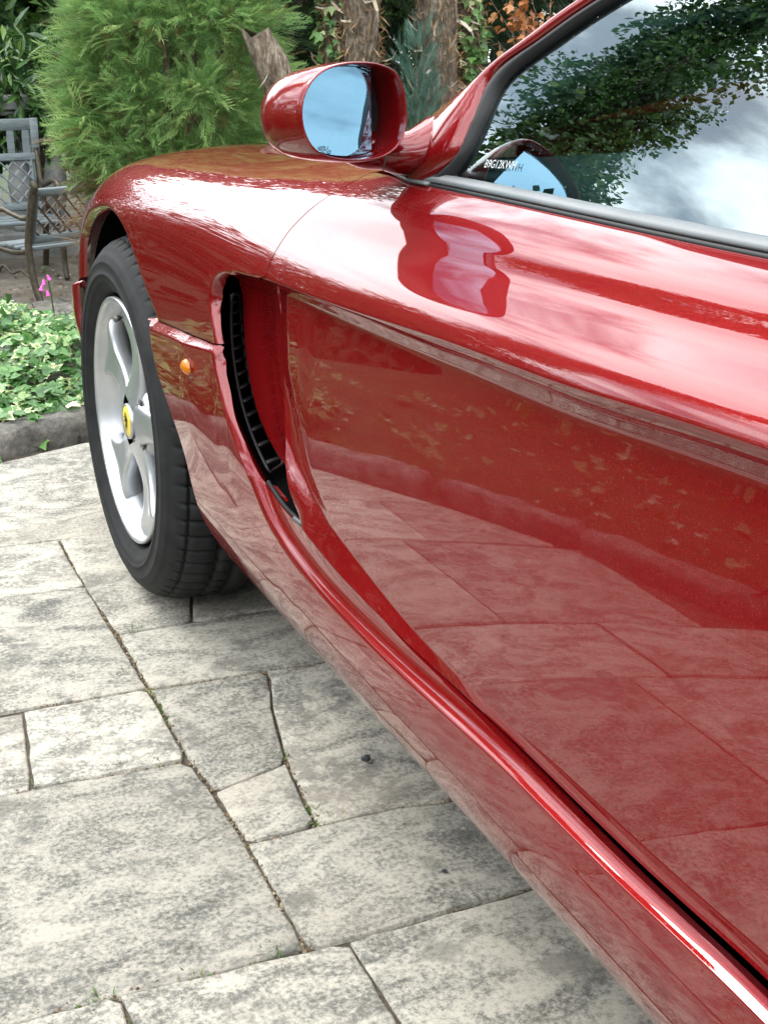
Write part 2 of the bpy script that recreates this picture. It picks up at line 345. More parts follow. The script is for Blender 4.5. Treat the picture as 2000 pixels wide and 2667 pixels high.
def scallop(Y, s):
    P = np.stack([Y, s], -1).reshape(-1, 2); sh = np.shape(Y); D = np.zeros(len(P))
    m = (P[:, 0] < O_front[:, 0].max()+.01) & (P[:, 0] > -2.09) & (P[:, 1] > .2) & (P[:, 1] < .72)
    idx = np.nonzero(m)[0]; idx = idx[inside(P[idx], O_poly)] if len(idx) else idx
    if len(idx):
        p = P[idx]; y = p[:, 0]
        et, ef, eb = pdist(p, O_top), pdist(p, O_front), pdist(p, O_bot)
        yr = np.interp(p[:, 1], RIDGE[:, 1], RIDGE[:, 0])
        dep = .020+.020*lin((y-yr)/.075, .4)*sstep(eb, .045, .15)
        dep = dep*(1-sstep(-y, 1.75, 2.06))
        wt, wb, wg = WT(y), WB(y), WG(y)
        e, arc = parc(p, O_fb); wfb = sstep(arc, L_FB-.16, L_FB+.12)
        x = np.clip(e/.015, 0, 1); roll = 1-np.sqrt(np.maximum(1-.96*x*x, 0)); roll = np.where(e < .015, roll, .8+.2*np.clip((e-.015)/.008, 0, 1))
        if SIDE == 'skirt': e = np.where(y < -.905, np.minimum(e, wg), e)
        elif SIDE == 'door': e = np.where(y < -.905, np.maximum(e, wg), e)
        bead = .0145*(1-np.exp(-(np.sqrt(e*e+1.0e-6)-.001)/.0075))*(1-sstep(-y, 1.85, 2.06))
        f0 = .45+.53*sstep(-y, 1.0, 1.38); lip = dep*(f0+(1-f0)*lin((e-wg)/(wb-wg), .07))
        wf = sstep(y, -.925, -.885); up = lip*(1-wf)+wf*(bead+(lip-bead)*sstep(e-wg, 0, .05))
        pb = np.where(e < wg+1e-9, bead, up)
        s3 = S(p[:, 0], p[:, 1]); xq = -.0098+.20*(s3[:, 2]-.50)**2-s3[:, 0]      # the door skin is one even, slightly crowned sheet
        xq = xq*lin(et/wt, .14)*lin((eb-wg)/(wb-wg), .07)*(1-wf)*(1-sstep(-y, 1.8, 2.06))
        D[idx] = ((1-wfb)*dep*roll+wfb*pb)*lin(et/wt, .14)+xq
    return D.reshape(sh)
# wheel arch of the front wing
PX_ARCH = [(212, 690), (215, 651), (227, 608), (247, 572), (270, 556), (299, 550), (318, 560), (338, 582), (357, 617), (371, 656), (386, 699), (400, 743), (417, 790), (435, 840),
           (439, 871), (448, 926), (467, 1007), (485, 1088), (503, 1179), (514, 1260), (523, 1333), (534, 1400), (548, 1442)]
def s_of(Y, z):
    """height -> s on the side of the body"""
    g = np.linspace(.02, .80, 400); return np.array([np.interp(zz, S(np.full(400, y), g)[:, 2], g) for y, zz in zip(Y, z)])
A_yz = np.array([at(u, v, X=.008 if v < 1250 else .006)[1:] for u, v in PX_ARCH])
A_yz = np.vstack([[[.36, .16], [.385, .22], [.40, .33], [.395, .43]], A_yz[1:], [[A_yz[-1, 0]+.01, .20], [A_yz[-1, 0]+.03, .178]]])
A_up = np.stack([A_yz[:, 0], s_of(A_yz[:, 0], A_yz[:, 1])], -1)
ARCH = sm1(np.vstack([[[.35, .03]], A_up, [[A_up[-1, 0]+.005, .03]]]), .006)
def rear_arch(n=60):
    a = np.linspace(-.75, pi+.75, n); return np.stack([-2.6+.365*np.cos(a), np.interp(.33+.365*np.sin(a), [.17, .19, .25, .38, .55, .755, .8], [0.02, .1, .16, .30, .46, .66, .70])], -1)
RARCH = rear_arch()
def G(Y, s):
    Y = np.asarray(Y, float); s = np.asarray(s, float)
    P = S1(Y, s); D = scallop(Y, s)
    q = np.stack([Y, s], -1).reshape(-1, 2)
    for A, w, dp in ((ARCH, .022, .016), (RARCH, .022, .016)):
        m = (abs(q[:, 0]-A[:, 0].mean()) < .62)
        if m.any():
            e = np.full(len(q), 1.); e[m] = pdist(q[m], A)
            D = D+(dp*np.clip(1-e/w, 0, 1)**2).reshape(Y.shape)
    P[..., 0] += D
    return P
def Gn(Y, s, F=G):
    e = 2e-4; a = (F(Y+e, s)-F(Y-e, s)); b = (F(Y, s+e)-F(Y, s-e)); n = np.cross(b, a)
    return n/np.linalg.norm(n, axis=-1, keepdims=True)
# shut lines, groove and vent mouth lie on the finished surface
SHUT = locate([(985, 436), (960, 452), (905, 483), (850, 515), (800, 553), (757, 597), (723, 647), (702, 690), (692, 722)], G)
SHUT[0] = [SHUT[1, 0]-.012, .845]
SHUT_IN = np.array([(-.735, .646), (-.757, .634), (-.766, .616), (-.767, .59), (-.7655, .565), (-.769, .534), (-.777, .503), (-.789, .470), (-.807, .435), (-.831, .404), (-.862, .376), (-.896, .351)])
def inner(C, e):
    t = np.gradient(C, axis=0); t /= np.linalg.norm(t, axis=1, keepdims=True); n = np.stack([-t[:, 1], t[:, 0]], -1); e = np.asarray(e)*np.ones(len(C))
    q = C+n*e[:, None]
    return q if inside(q[len(q)//2:len(q)//2+1], O_poly)[0] else C-n*e[:, None]
_go = inner(O_bot, WG(O_bot[:, 0])); _k = np.nonzero(_go[:, 0] < -.905)[0]
GROOVE = np.vstack([_go[_k]]); GROOVE = GROOVE[GROOVE[:, 0] > -2.05]; GROOVE = np.vstack([GROOVE, [[-2.05, GROOVE[-1, 1]+.001]]])
SHUT_IN[-1] = GROOVE[0]

# ------------------------------------------------------------------ the car
CARX = 1.88      # mirror plane at CARX/2
car = thing('sports_car', 'dark red metallic sports coupe parked on the stone paving', 'car')
def area2(P): return .5*np.sum(P[:, 0]*np.roll(P[:, 1], -1)-np.roll(P[:, 0], -1)*P[:, 1])
def inset(P, g):
    if area2(P) < 0: P = P[::-1]
    t = np.roll(P, -1, 0)-np.roll(P, 1, 0); t /= np.linalg.norm(t, axis=1, keepdims=True)+1e-12
    return P+g*np.stack([-t[:, 1], t[:, 0]], -1)
def offset_curve_pts(C, es):
    t = np.gradient(C, axis=0); t /= np.linalg.norm(t, axis=1, keepdims=True); n = np.stack([-t[:, 1], t[:, 0]], -1)
    out = []
    for e in es:
        q = C+n*e; d = pdist(q, C); out.append(q[abs(d-abs(e)) < 1e-4+.05*abs(e)])
    return np.vstack(out)
BAND = offset_curve_pts
ES = [-.030, -.022, -.016, -.011, -.007, -.004, -.0015, .0, .0015, .004, .007, .011, .016, .022, .030, .040, .052]
FEAT = [BAND(O_front, sorted(set(ES+[-.002, .002, .0055, .009, .0135, .019]))), ]
SEAMR = np.array([[y, float(s_seam(np.array(y)))] for y in np.linspace(ARCH[np.argmin(abs(ARCH[:, 1]-.545)+(ARCH[:, 0] > 0)*9), 0], -.63, 40)])
FEAT.append(np.vstack([SEAMR-[0, d] for d in (.003, .006, .009, .012, .015, .018, .022, .027)]))
yy = np.linspace(.3, .82, 50); FEAT.append(np.vstack([np.stack([yy, .555-d+0*yy], -1) for d in (.003, .006, .009, .012, .015, .018, .022, .027)]))
FEAT.append(offset_curve_pts(ARCH, [-.022, -.018, -.014, -.010, -.006, -.003, .003, .006, .010, .014, .018, .022]))
def levels(C, widths):
    """rows of points at signed distances from C (one array of distances per row)"""
    rows = []
    for e in widths:
        e = np.asarray(e); q = inner(C, np.abs(e)); q = q if e[len(e)//2] > 0 else 2*C-q; d = pdist(q, C); rows.append(q[abs(d-np.abs(e)*np.ones(len(C))) < 5e-4+.06*np.abs(e)*np.ones(len(C))])
    return np.vstack(rows)
_wb, _wg, _wt = WB(O_bot[:, 0]), WG(O_bot[:, 0]), WT(O_top[:, 0])
one = np.ones(len(O_bot)); O_b2 = O_bot
FEAT.append(levels(O_b2, [-.030*one, -.022*one, -.015*one, -.010*one, -.006*one, -.003*one, 1e-6*one]+[_wg*k for k in (.12, .24, .36, .48, .6, .7, .79, .87, .93)]+[_wg+(_wb-_wg)*k for k in (.12, .3, .5, .68, .82, .91, .96, 1.0, 1.04, 1.09, 1.18, 1.32)]+[_wb+.016, _wb+.026]))
one = np.ones(len(O_top))
FEAT.append(levels(O_top, [-.030*one, -.022*one, -.015*one, -.009*one, -.004*one, 1e-6*one]+[_wt*k for k in (.04, .08, .13, .2, .32, .48, .64, .78, .88, .94, .98, 1.02, 1.07, 1.14, 1.25, 1.45, 1.7)]))
FEAT.append(offset_curve_pts(resample(smooth_pts(RIDGE, 6), .008), [-.012, -.006, .0, .006, .012]))
FEATP = np.vstack(FEAT)
def panel(name, poly, h=.013, hb=.006, gap=.0014, flange=.016, parent=car, feats=True, mat_=None, both=True, F=G):
    P = inset(resample(poly, hb, closed=True), gap); P = P[::1]
    if area2(P) < 0: P = P[::-1]
    lo, hi = P.min(0), P.max(0)
    gy, gs = np.meshgrid(np.arange(lo[0]+h/2, hi[0], h), np.arange(lo[1]+h/2, hi[1], h), indexing='ij'); g = np.stack([gy.ravel(), gs.ravel()], -1)
    if feats:
        f = FEATP[(FEATP > lo).all(1) & (FEATP < hi).all(1)]
        f = f[inside(f, P)] if len(f) else f
        if len(f): f = f[pdist(f, np.vstack([P, P[:1]])) > .0022]
        for C, w in ((O_front, .027), (O_top, .05), (O_bot, .085), (ARCH, .026), (SEAMR, .03), (RIDGE, .018)): g = g[pdist(g, C) > w]
    else: f = np.zeros((0, 2))
    g = g[inside(g, P)]; g = g[pdist(g, np.vstack([P, P[:1]])) > .5*h]
    V = [Vector(p) for p in np.vstack([P, f, g])]; nb = len(P)
    r = delaunay_2d_cdt(V, [(i, (i+1) % nb) for i in range(nb)], [], 1, 1e-6)
    q = np.array([tuple(v) for v in r[0]]); fs = [tuple(x) for x in r[2]]
    X = F(q[:, 0], q[:, 1]); n = Gn(q[:, 0], q[:, 1], F)
    # orient triangles outward
    T = np.array(fs); fn = np.cross(X[T[:, 1]]-X[T[:, 0]], X[T[:, 2]]-X[T[:, 0]]); fl = (fn*n[T].mean(1)).sum(-1) < 0
    T[fl] = T[fl][:, ::-1]
    verts = [*X]; norms = [*n]; faces = [tuple(t) for t in T]
    # returned edge flange
    from collections import Counter
    cnt = Counter()
    for t in faces:
        for a, b in ((0, 1), (1, 2), (2, 0)): cnt[frozenset((t[a], t[b]))] += 1
    dup = {}
    def ring(i, d):
        if (i, d) not in dup:
            dup[(i, d)] = len(verts); verts.append(X[i]-n[i]*d); norms.append(n[i])
        return dup[(i, d)]
    for t in list(faces):
        for a, b in ((0, 1), (1, 2), (2, 0)):
            if cnt[frozenset((t[a], t[b]))] == 1:
                i, j = t[a], t[b]; e = X[j]-X[i]; o = np.cross(e, n[i]); o /= np.linalg.norm(o)+1e-12
                i0, j0, i1, j1 = ring(i, 0.0), ring(j, 0.0), ring(i, flange), ring(j, flange)
                for k in (i0, j0, i1, j1): norms[k] = o if (norms[k]*o).sum() < .9 else norms[k]
                faces.append((j0, i0, i1, j1))
    o = mk(name, verts, faces, mat_ or M['paint'], parent, True, normals=norms)
    if both:
        c = o.copy(); COL.objects.link(c); c.parent = parent; c.location = (CARX, 0, 0); c.scale = (-1, 1, 1)
    return o
i_f = int(np.argmin(abs(ARCH[:, 1]-.555)+(ARCH[:, 0] < .1)*9)); i_r = int(np.argmin(abs(ARCH[:, 1]-SEAMR[0, 1])+(ARCH[:, 0] > 0)*9))
SEAMR[0] = ARCH[i_r]
# vent mouth outline
def relax(C, k):
    C = C.copy()
    for _ in range(k): C[1:-1] = .5*C[1:-1]+.25*(C[:-2]+C[2:])
    return C
of = inner(O_front, .0115); of = of[(of[:, 1] < .640) & (of[:, 1] > .425)]
g0 = GROOVE[0]; HL = np.vstack([of[::5], [[-.707, .407], [-.733, .386], [-.764, .368], [-.800, .355], [-.840, .348], [-.878, .347], g0]])
HL = relax(resample(smooth_pts(HL, 5), .004), 20)
TT = np.vstack([[HL[0]], [[HL[0, 0]-.016, .6455], [-.65, .6475], [-.70, .6465]], SHUT_IN[:1]])
k_s = int(np.argmin(abs(HL[:, 1]-SEAMR[-1, 1])))
SEAMR[-1] = HL[k_s]
shut_u = resample(smooth_pts(SHUT, 8), .006); shut_i = relax(resample(smooth_pts(SHUT_IN, 8), .006), 20); groove = resample(GROOVE, .006)
fender_poly = np.vstack([ARCH[i_f:i_r+1], SEAMR[1:-1], HL[:k_s+1][::-1], TT[1:-1], [SHUT_IN[0]], shut_u[::-1], [[shut_u[0, 0]-.02, .87], [-.90, 1.0]], [[y, 1.0] for y in np.linspace(-.85, .8, 30)], [[.80, .80], [.80, .555]]])
door_poly = np.vstack([shut_u, shut_i, groove, [[-2.05, .5], [-2.05, .845]], [[y, .845] for y in np.linspace(-2.0, shut_u[0, 0]-.01, 30)]])
skirt_poly = np.vstack([SEAMR[2:], HL[k_s+1:], groove[1:], [[-2.05, .03]], [[ARCH[-1, 0], .03]], ARCH[i_r+3:][::-1]])
fender = panel('front_fender', fender_poly, .014)
SIDE = 'door'; door = panel('door', door_poly, .014, gap=.0011)
SIDE = 'skirt'; skirt = panel('side_skirt', skirt_poly, .014, gap=.0007)
SIDE = None
bumper_poly = np.vstack([[[.80, .555], [.80, 1.49], [.995, 1.49], [.995, .03], [ARCH[0, 0], .03]], ARCH[1:i_f]])
panel('front_bumper', bumper_poly, .02, .008)
panel('hood', np.array([[-.80, 1.0], [.80, 1.0], [.80, 1.49], [-.80, 1.49]]), .04, .02, feats=False)
rq = np.array([p for p in RARCH if p[1] > .031])
quarter_poly = np.vstack([[[-2.05, .03], [-2.05, .845], [-2.95, .845], [-2.95, 1.49], [-3.70, 1.49], [-3.70, .03]], rq[::-1] if rq[0, 0] > rq[-1, 0] else rq])
panel('rear_quarter', quarter_poly, .03, .015, feats=False)
# dark shells so that gaps read dark
bm = bmesh.new(); bx(bm, (.94, -1.45, .20), (1.50, 3.6, .06)); from_bm('floor_pan', bm, M['void'], car, False)
for x0, x1 in ((.10, .42), (1.46, 1.78)):
    for yc in (0., -2.6):
        v = []; f = []; n = 28
        for i in range(n+1):
            a = -.06+(pi+.12)*i/n; R = .415 if yc == 0 else .375
            for x in (x0-.075 if x0 < 1 else x0, x1 if x0 < 1 else x1+.075): v.append((x, yc+R*cos(a), .33+(.372 if yc == 0 else R)*sin(a)))
        for i in range(n): f.append((2*i, 2*i+1, 2*i+3, 2*i+2))
        xi = x1 if x0 < 1 else x0; c0 = len(v); v.append((xi, yc, .33))
        for i in range(n): f.append((c0, 2*i+(1 if x0 < 1 else 0), 2*i+2+(1 if x0 < 1 else 0)))
        mk('wheel_arch_liner', v, f, M['void'], car)
M['grille'] = mat('grille_black', (.0035, .0035, .0045), .55, Specular_IOR_Level=.25)
# vent: painted duct wall from the shut line forward, black ladder grille behind the lip
def vent():
    n = 60; t = np.linspace(0, 1, n)
    def pick(C, tt):
        d = np.r_[0, np.cumsum(np.linalg.norm(np.diff(C, axis=0), axis=1))]; d /= d[-1]; return np.stack([np.interp(tt, d, C[:, k]) for k in range(C.shape[1])], -1)
    qc = np.vstack([smooth_pts(TT, 6), shut_i[1:]])
    tz = np.interp(t, [0, .12, 1], [0, .30, 1])            # the far edge first runs along the top
    l2, q2 = pick(HL, t), pick(qc, tz)
    Lp, Q = G(l2[:, 0], l2[:, 1]), G(q2[:, 0], q2[:, 1]); Lp[:, 0] += .002; Q[:, 0] += .003; Q[16:] = relax(Q[12:], 12)[4:]
    Lp[1:-1] = relax(Lp, 30)[1:-1]
    bump = sstep(t, .0, .13)*(1-sstep(t, .74, 1.0)*.93)
    E = Lp+bump[:, None]*np.array([.028, .030, 0])+np.outer(.004+.012*sstep(t, .58, .80)*(1-sstep(t, .95, 1)), np.array([1., 0, 0])); E = relax(E, 40)
    v = []; f = []; K = 12
    for i in range(n):
        for k in range(K+1):
            r = k/K; p = E[i]*(1-r)+Q[i]*r; p = p+np.array([.016*bump[i]*math.sin(pi*r)*(1-r), 0, 0]); v.append(p)
    for i in range(n-1):
        for k in range(K): a = i*(K+1)+k; f.append((a, a+1, a+K+2, a+K+1))
    o = mk('vent_duct', v, f, M['paint'], car); both_sides(o)
    v = []; f = []; bk = np.array([.018, .055, 0])
    for i in range(n): v += [Lp[i]+np.array([.002, .004, 0])*bump[i], Lp[i]+bk*bump[i], E[i]+bk*bump[i], E[i]]
    for i in range(n-1):
        for k in range(3): a = 4*i+k; f.append((a, a+1, a+5, a+4))
    g = mk('vent_grille', v, f, M['void'], car, False)
    i0, i1 = 6, 44
    lo = Lp+np.array([.012, .024, 0])*bump[:, None]; hi = E+np.array([.003, .020, 0])*bump[:, None]
    lo, hi = relax(lo, 60), relax(hi, 60); zs = np.linspace(lo[i0, 2]-.012, lo[i1, 2]+.01, 13)
    for z in zs:
        a = np.array([np.interp(-z, -lo[:, 2], lo[:, k]) for k in range(3)]); b = np.array([np.interp(-z, -hi[:, 2], hi[:, k]) for k in range(3)]); a[2] = b[2] = z
        bm = bmesh.new(); tube(bm, [a, (a+b)/2+np.array([0, .002, 0]), b], .0022, 6, flat=(2.6, .7)); from_bm('slat', bm, M['grille'], g)
    fr = np.vstack([lo[i0:i1], hi[i0:i1][::-1], lo[i0:i0+1]]); bm = bmesh.new(); tube(bm, resample(fr, .01), .0024, 8); from_bm('grille_frame', bm, M['grille'], g)
    c = g.copy(); COL.objects.link(c); c.parent = car; c.location = (CARX, 0, 0); c.scale = (-1, 1, 1)
def both_sides(o):
    c = o.copy(); COL.objects.link(c); c.parent = o.parent; c.location = (CARX, 0, 0); c.scale = (-1, 1, 1); return c
vent()
# rubber strip at the foot of the vent, ending in a metal tip
_hl = HL[np.argmin(abs(HL[:, 0]+.775)):-1]; rp = G(_hl[:, 0], _hl[:, 1]); rp = relax(rp, 30)
bm = bmesh.new(); tube(bm, [q_+np.array([.003, .002, .0015]) for q_ in rp[:-7]], .0026, 8); from_bm('drip_rubber', bm, M['rubber'], car)
bm = bmesh.new(); tube(bm, [q_+np.array([.0, .001, .0015]) for q_ in rp[-8:]], .0034, 8); from_bm('strip_tip', bm, mat('dull_metal', (.10, .105, .11), .5, .5), car)
# side marker lamp
mk_c = locate([(489, 954)], S1)[0]; pc = G(np.array(mk_c[0]), np.array(mk_c[1])); nn = Gn(np.array(mk_c[0]), np.array(mk_c[1]))
bm = bmesh.new(); prof_ = [(1, 0), (.97, .25), (.8, .6), (.5, .88), (.2, .98)]
rings = []
for r_, h_ in prof_:
    ring = []
    for k in range(24):
        a = 2*pi*k/24; yy_ = .018*r_*cos(a); zz = .0105*r_*sin(a)*(1-.25*cos(a)); ring.append(bm.verts.new(pc+np.array([-.009*h_-.0005, yy_*.9, zz+yy_*.1])))
    rings.append(ring)
for i in range(len(rings)-1):
    for k in range(24): bm.faces.new((rings[i][k], rings[i][(k+1) % 24], rings[i+1][(k+1) % 24], rings[i+1][k]))
bm.faces.new(rings[-1]); lamp = from_bm('side_marker_lamp', bm, M['amber'], car)
bm = bmesh.new(); tube(bm, [pc+np.array([0.004, 0.019*cos(a), .0115*sin(a)*(1-.25*cos(a))+.0023*cos(a)]) for a in np.linspace(0, 2*pi, 25)], .0045, 6, cap=False); from_bm('lamp_bezel', bm, M['paint'], lamp)
bm = bmesh.new(); bx(bm, pc+np.array([.0005, .002, 0]), (.002, .018, .010)); from_bm('lamp_reflector', bm, mat('lamp_orange', (.9, .30, .02), .4), lamp)

# ---- greenhouse
def gx(z):
    d = np.asarray(z)-.838; return .128+.42*d+.35*d*d
def gpt(u, v, off=0.):
    d = ray(u, v); lo, hi = .3, 6.
    for _ in range(60):
        m = (lo+hi)/2; p = CAM+m*d
        if p[0]-(gx(p[2])-off) > 0: hi = m
        else: lo = m
    return CAM+lo*d
def on_g(y, z, off=0.): return np.array([gx(z)-off, y, z])
def both_sides(o):
    c = o.copy(); COL.objects.link(c); c.parent = o.parent; c.location = (CARX, 0, 0); c.scale = (-1, 1, 1); return c
def loft(name, curves, mat_, parent=car, n=6, close=False, both=True, smooth=True):
    """surface through curves (each an (m,3) array with equal m)"""
    C = [smooth_pts(c, n) for c in curves]; m = len(C[0]); v = [p for c in C for p in c]; f = []
    k = len(C)
    for i in range(k if close else k-1):
        for j in range(m-1): a = i*m+j; b = ((i+1) % k)*m+j; f.append((a, b, b+1, a+1))
    o = mk(name, v, f, mat_, parent, smooth)
    bmm = bmesh.new(); bmm.from_mesh(o.data); bmesh.ops.recalc_face_normals(bmm, faces=bmm.faces); bmm.to_mesh(o.data); bmm.free()
    if both: both_sides(o)
    return o
sil = [(-.84, .842), (-.905, .872), (-.939, .893), (-1.020, .941), (-1.084, .977), (-1.136, 1.005), (-1.28, 1.066), (-1.45, 1.122), (-1.75, 1.19), (-2.05, 1.222), (-2.35, 1.225), (-2.7, 1.17), (-2.98, 1.06)]
red = [(-.985, .829), (-1.036, .858), (-1.042, .892), (-1.044, .940), (-1.104, .972), (-1.171, 1.005), (-1.30, 1.055), (-1.46, 1.105), (-1.75, 1.168), (-2.05, 1.197), (-2.35, 1.198), (-2.66, 1.14), (-2.85, 1.05)]
gls = [(-1.052, .835), (-1.057, .862), (-1.063, .897), (-1.078, .934), (-1.150, .977), (-1.206, 1.003), (-1.32, 1.046), (-1.47, 1.094), (-1.75, 1.156), (-2.05, 1.185), (-2.35, 1.186), (-2.63, 1.13), (-2.80, 1.05)]
Csil = np.array([on_g(y, z, .004) for y, z in sil]); Cred = np.array([on_g(y, z, .009) for y, z in red])
Cmid = (Csil+Cred)/2+np.array([-.0045, 0, .002])
Cin = Csil+np.array([.018, .012, .002]); Cin2 = Csil+np.array([.045, .012, -.004])
Cred2 = Cred+np.array([.012, -.002, 0])
loft('windscreen_pillar', [Cin2, Cin, Csil, Cmid, Cred, Cred2], M['paint'])
gls = [(.7*a_[0]+.3*b_[0], .7*a_[1]+.3*b_[1]) for a_, b_ in zip(gls, red)]
Cg = np.array([on_g(y, z, -.001) for y, z in gls]); Cs1 = (Cred*.75+Cg*.25)+np.array([-.001, 0, 0]); Cs2 = (Cred*.4+Cg*.6)+np.array([-.004, 0, 0]); Cs3 = Cg+np.array([.008, -.002, 0])
loft('window_seal', [Cred+np.array([.006, 0, 0]), Cs1, Cs2, Cg+np.array([-.0015, 0, 0]), Cs3], M['seal'])
loft('pillar_lining', [Cin2+np.array([.004, -.004, -.004]), Csil+np.array([.022, -.002, -.006]), Cred+np.array([.016, 0, -.004])], M['seal'])
# side glass, cut to the seal line and the belt
def side_glass():
    gl = smooth_pts(gls, 4); top = [(y, z) for y, z in gl]
    n = len(top); v = []; f = []; K = 14
    for y, z in top:
        y0 = y; zb = .828
        for k in range(K+1):
            t = k/K; zz = zb+(z-zb)*t; v.append((gx(zz)+.003, y0, zz))
    for i in range(n-1):
        for k in range(K): a = i*(K+1)+k; f.append((a, a+1, a+K+2, a+K+1))
    z_ = np.array([p[2] for p in v]); sl = .42+.7*(z_-.838); nr = np.stack([-1/np.sqrt(1+sl**2), 0*z_, sl/np.sqrt(1+sl**2)], -1)
    o = mk('side_window', v, [t[::-1] for t in f], M['glass'], car, True, normals=nr); both_sides(o)
side_glass()
# belt moulding: grey strip over a thin black lip
yb = np.linspace(-.985, -2.05, 24)
def belt(dz, dx): return np.array([[S(np.array(y), np.array(.845))[0]+dx, y, S(np.array(y), np.array(.845))[2]+dz] for y in yb])
loft('belt_lip', [belt(-.006, -.001), belt(-.003, -.005), belt(.001, -.004), belt(.002, .006)], M['seal'], n=2)
loft('belt_moulding', [belt(.000, .004), belt(.002, -.003), belt(.004, -.004), belt(.0075, .000), belt(.0105, .0045), belt(.0105, .010), belt(.004, .018)], M['trim'], n=2)
# roof, windscreen, rear screen
def across(C, crown, n=14):
    rows = []
    for p in C:
        q = np.array([CARX-p[0], p[1], p[2]]); t = np.linspace(0, 1, n)[:, None]
        b = p*(1-t)+q*t; b[:, 2] += crown*4*(t*(1-t))[:, 0]; rows.append(b)
    return rows
def sheet(name, rows, mat_):
    m = len(rows[0]); v = [p for r in rows for p in r]; f = []
    for i in range(len(rows)-1):
        for j in range(m-1): a = i*m+j; f.append((a, a+1, a+m+1, a+m))
    o = mk(name, v, f, mat_, car)
    bmm = bmesh.new(); bmm.from_mesh(o.data); bmesh.ops.recalc_face_normals(bmm, faces=bmm.faces); bmm.to_mesh(o.data); bmm.free(); return o
CI = smooth_pts(Cin2, 4); yC = CI[:, 1]
def scr(C, bow):
    rows = across(C, .0)
    for r in rows:
        t = np.linspace(0, 1, len(r)); r[:, 1] += bow*4*t*(1-t); r[:, 2] += .03*4*t*(1-t)
    return rows
sheet('windscreen', scr(CI[yC > -1.72], .14), M['glass'])
sheet('roof', across(CI[(yC <= -1.62) & (yC > -2.42)], .05), M['paint'])
sheet('headlining', [r-np.array([0, 0, .012]) for r in across(CI[(yC <= -1.60) & (yC > -2.44)], .05)], M['seal'])
sheet('rear_screen', across(CI[yC <= -2.40], .05), M['glass'])

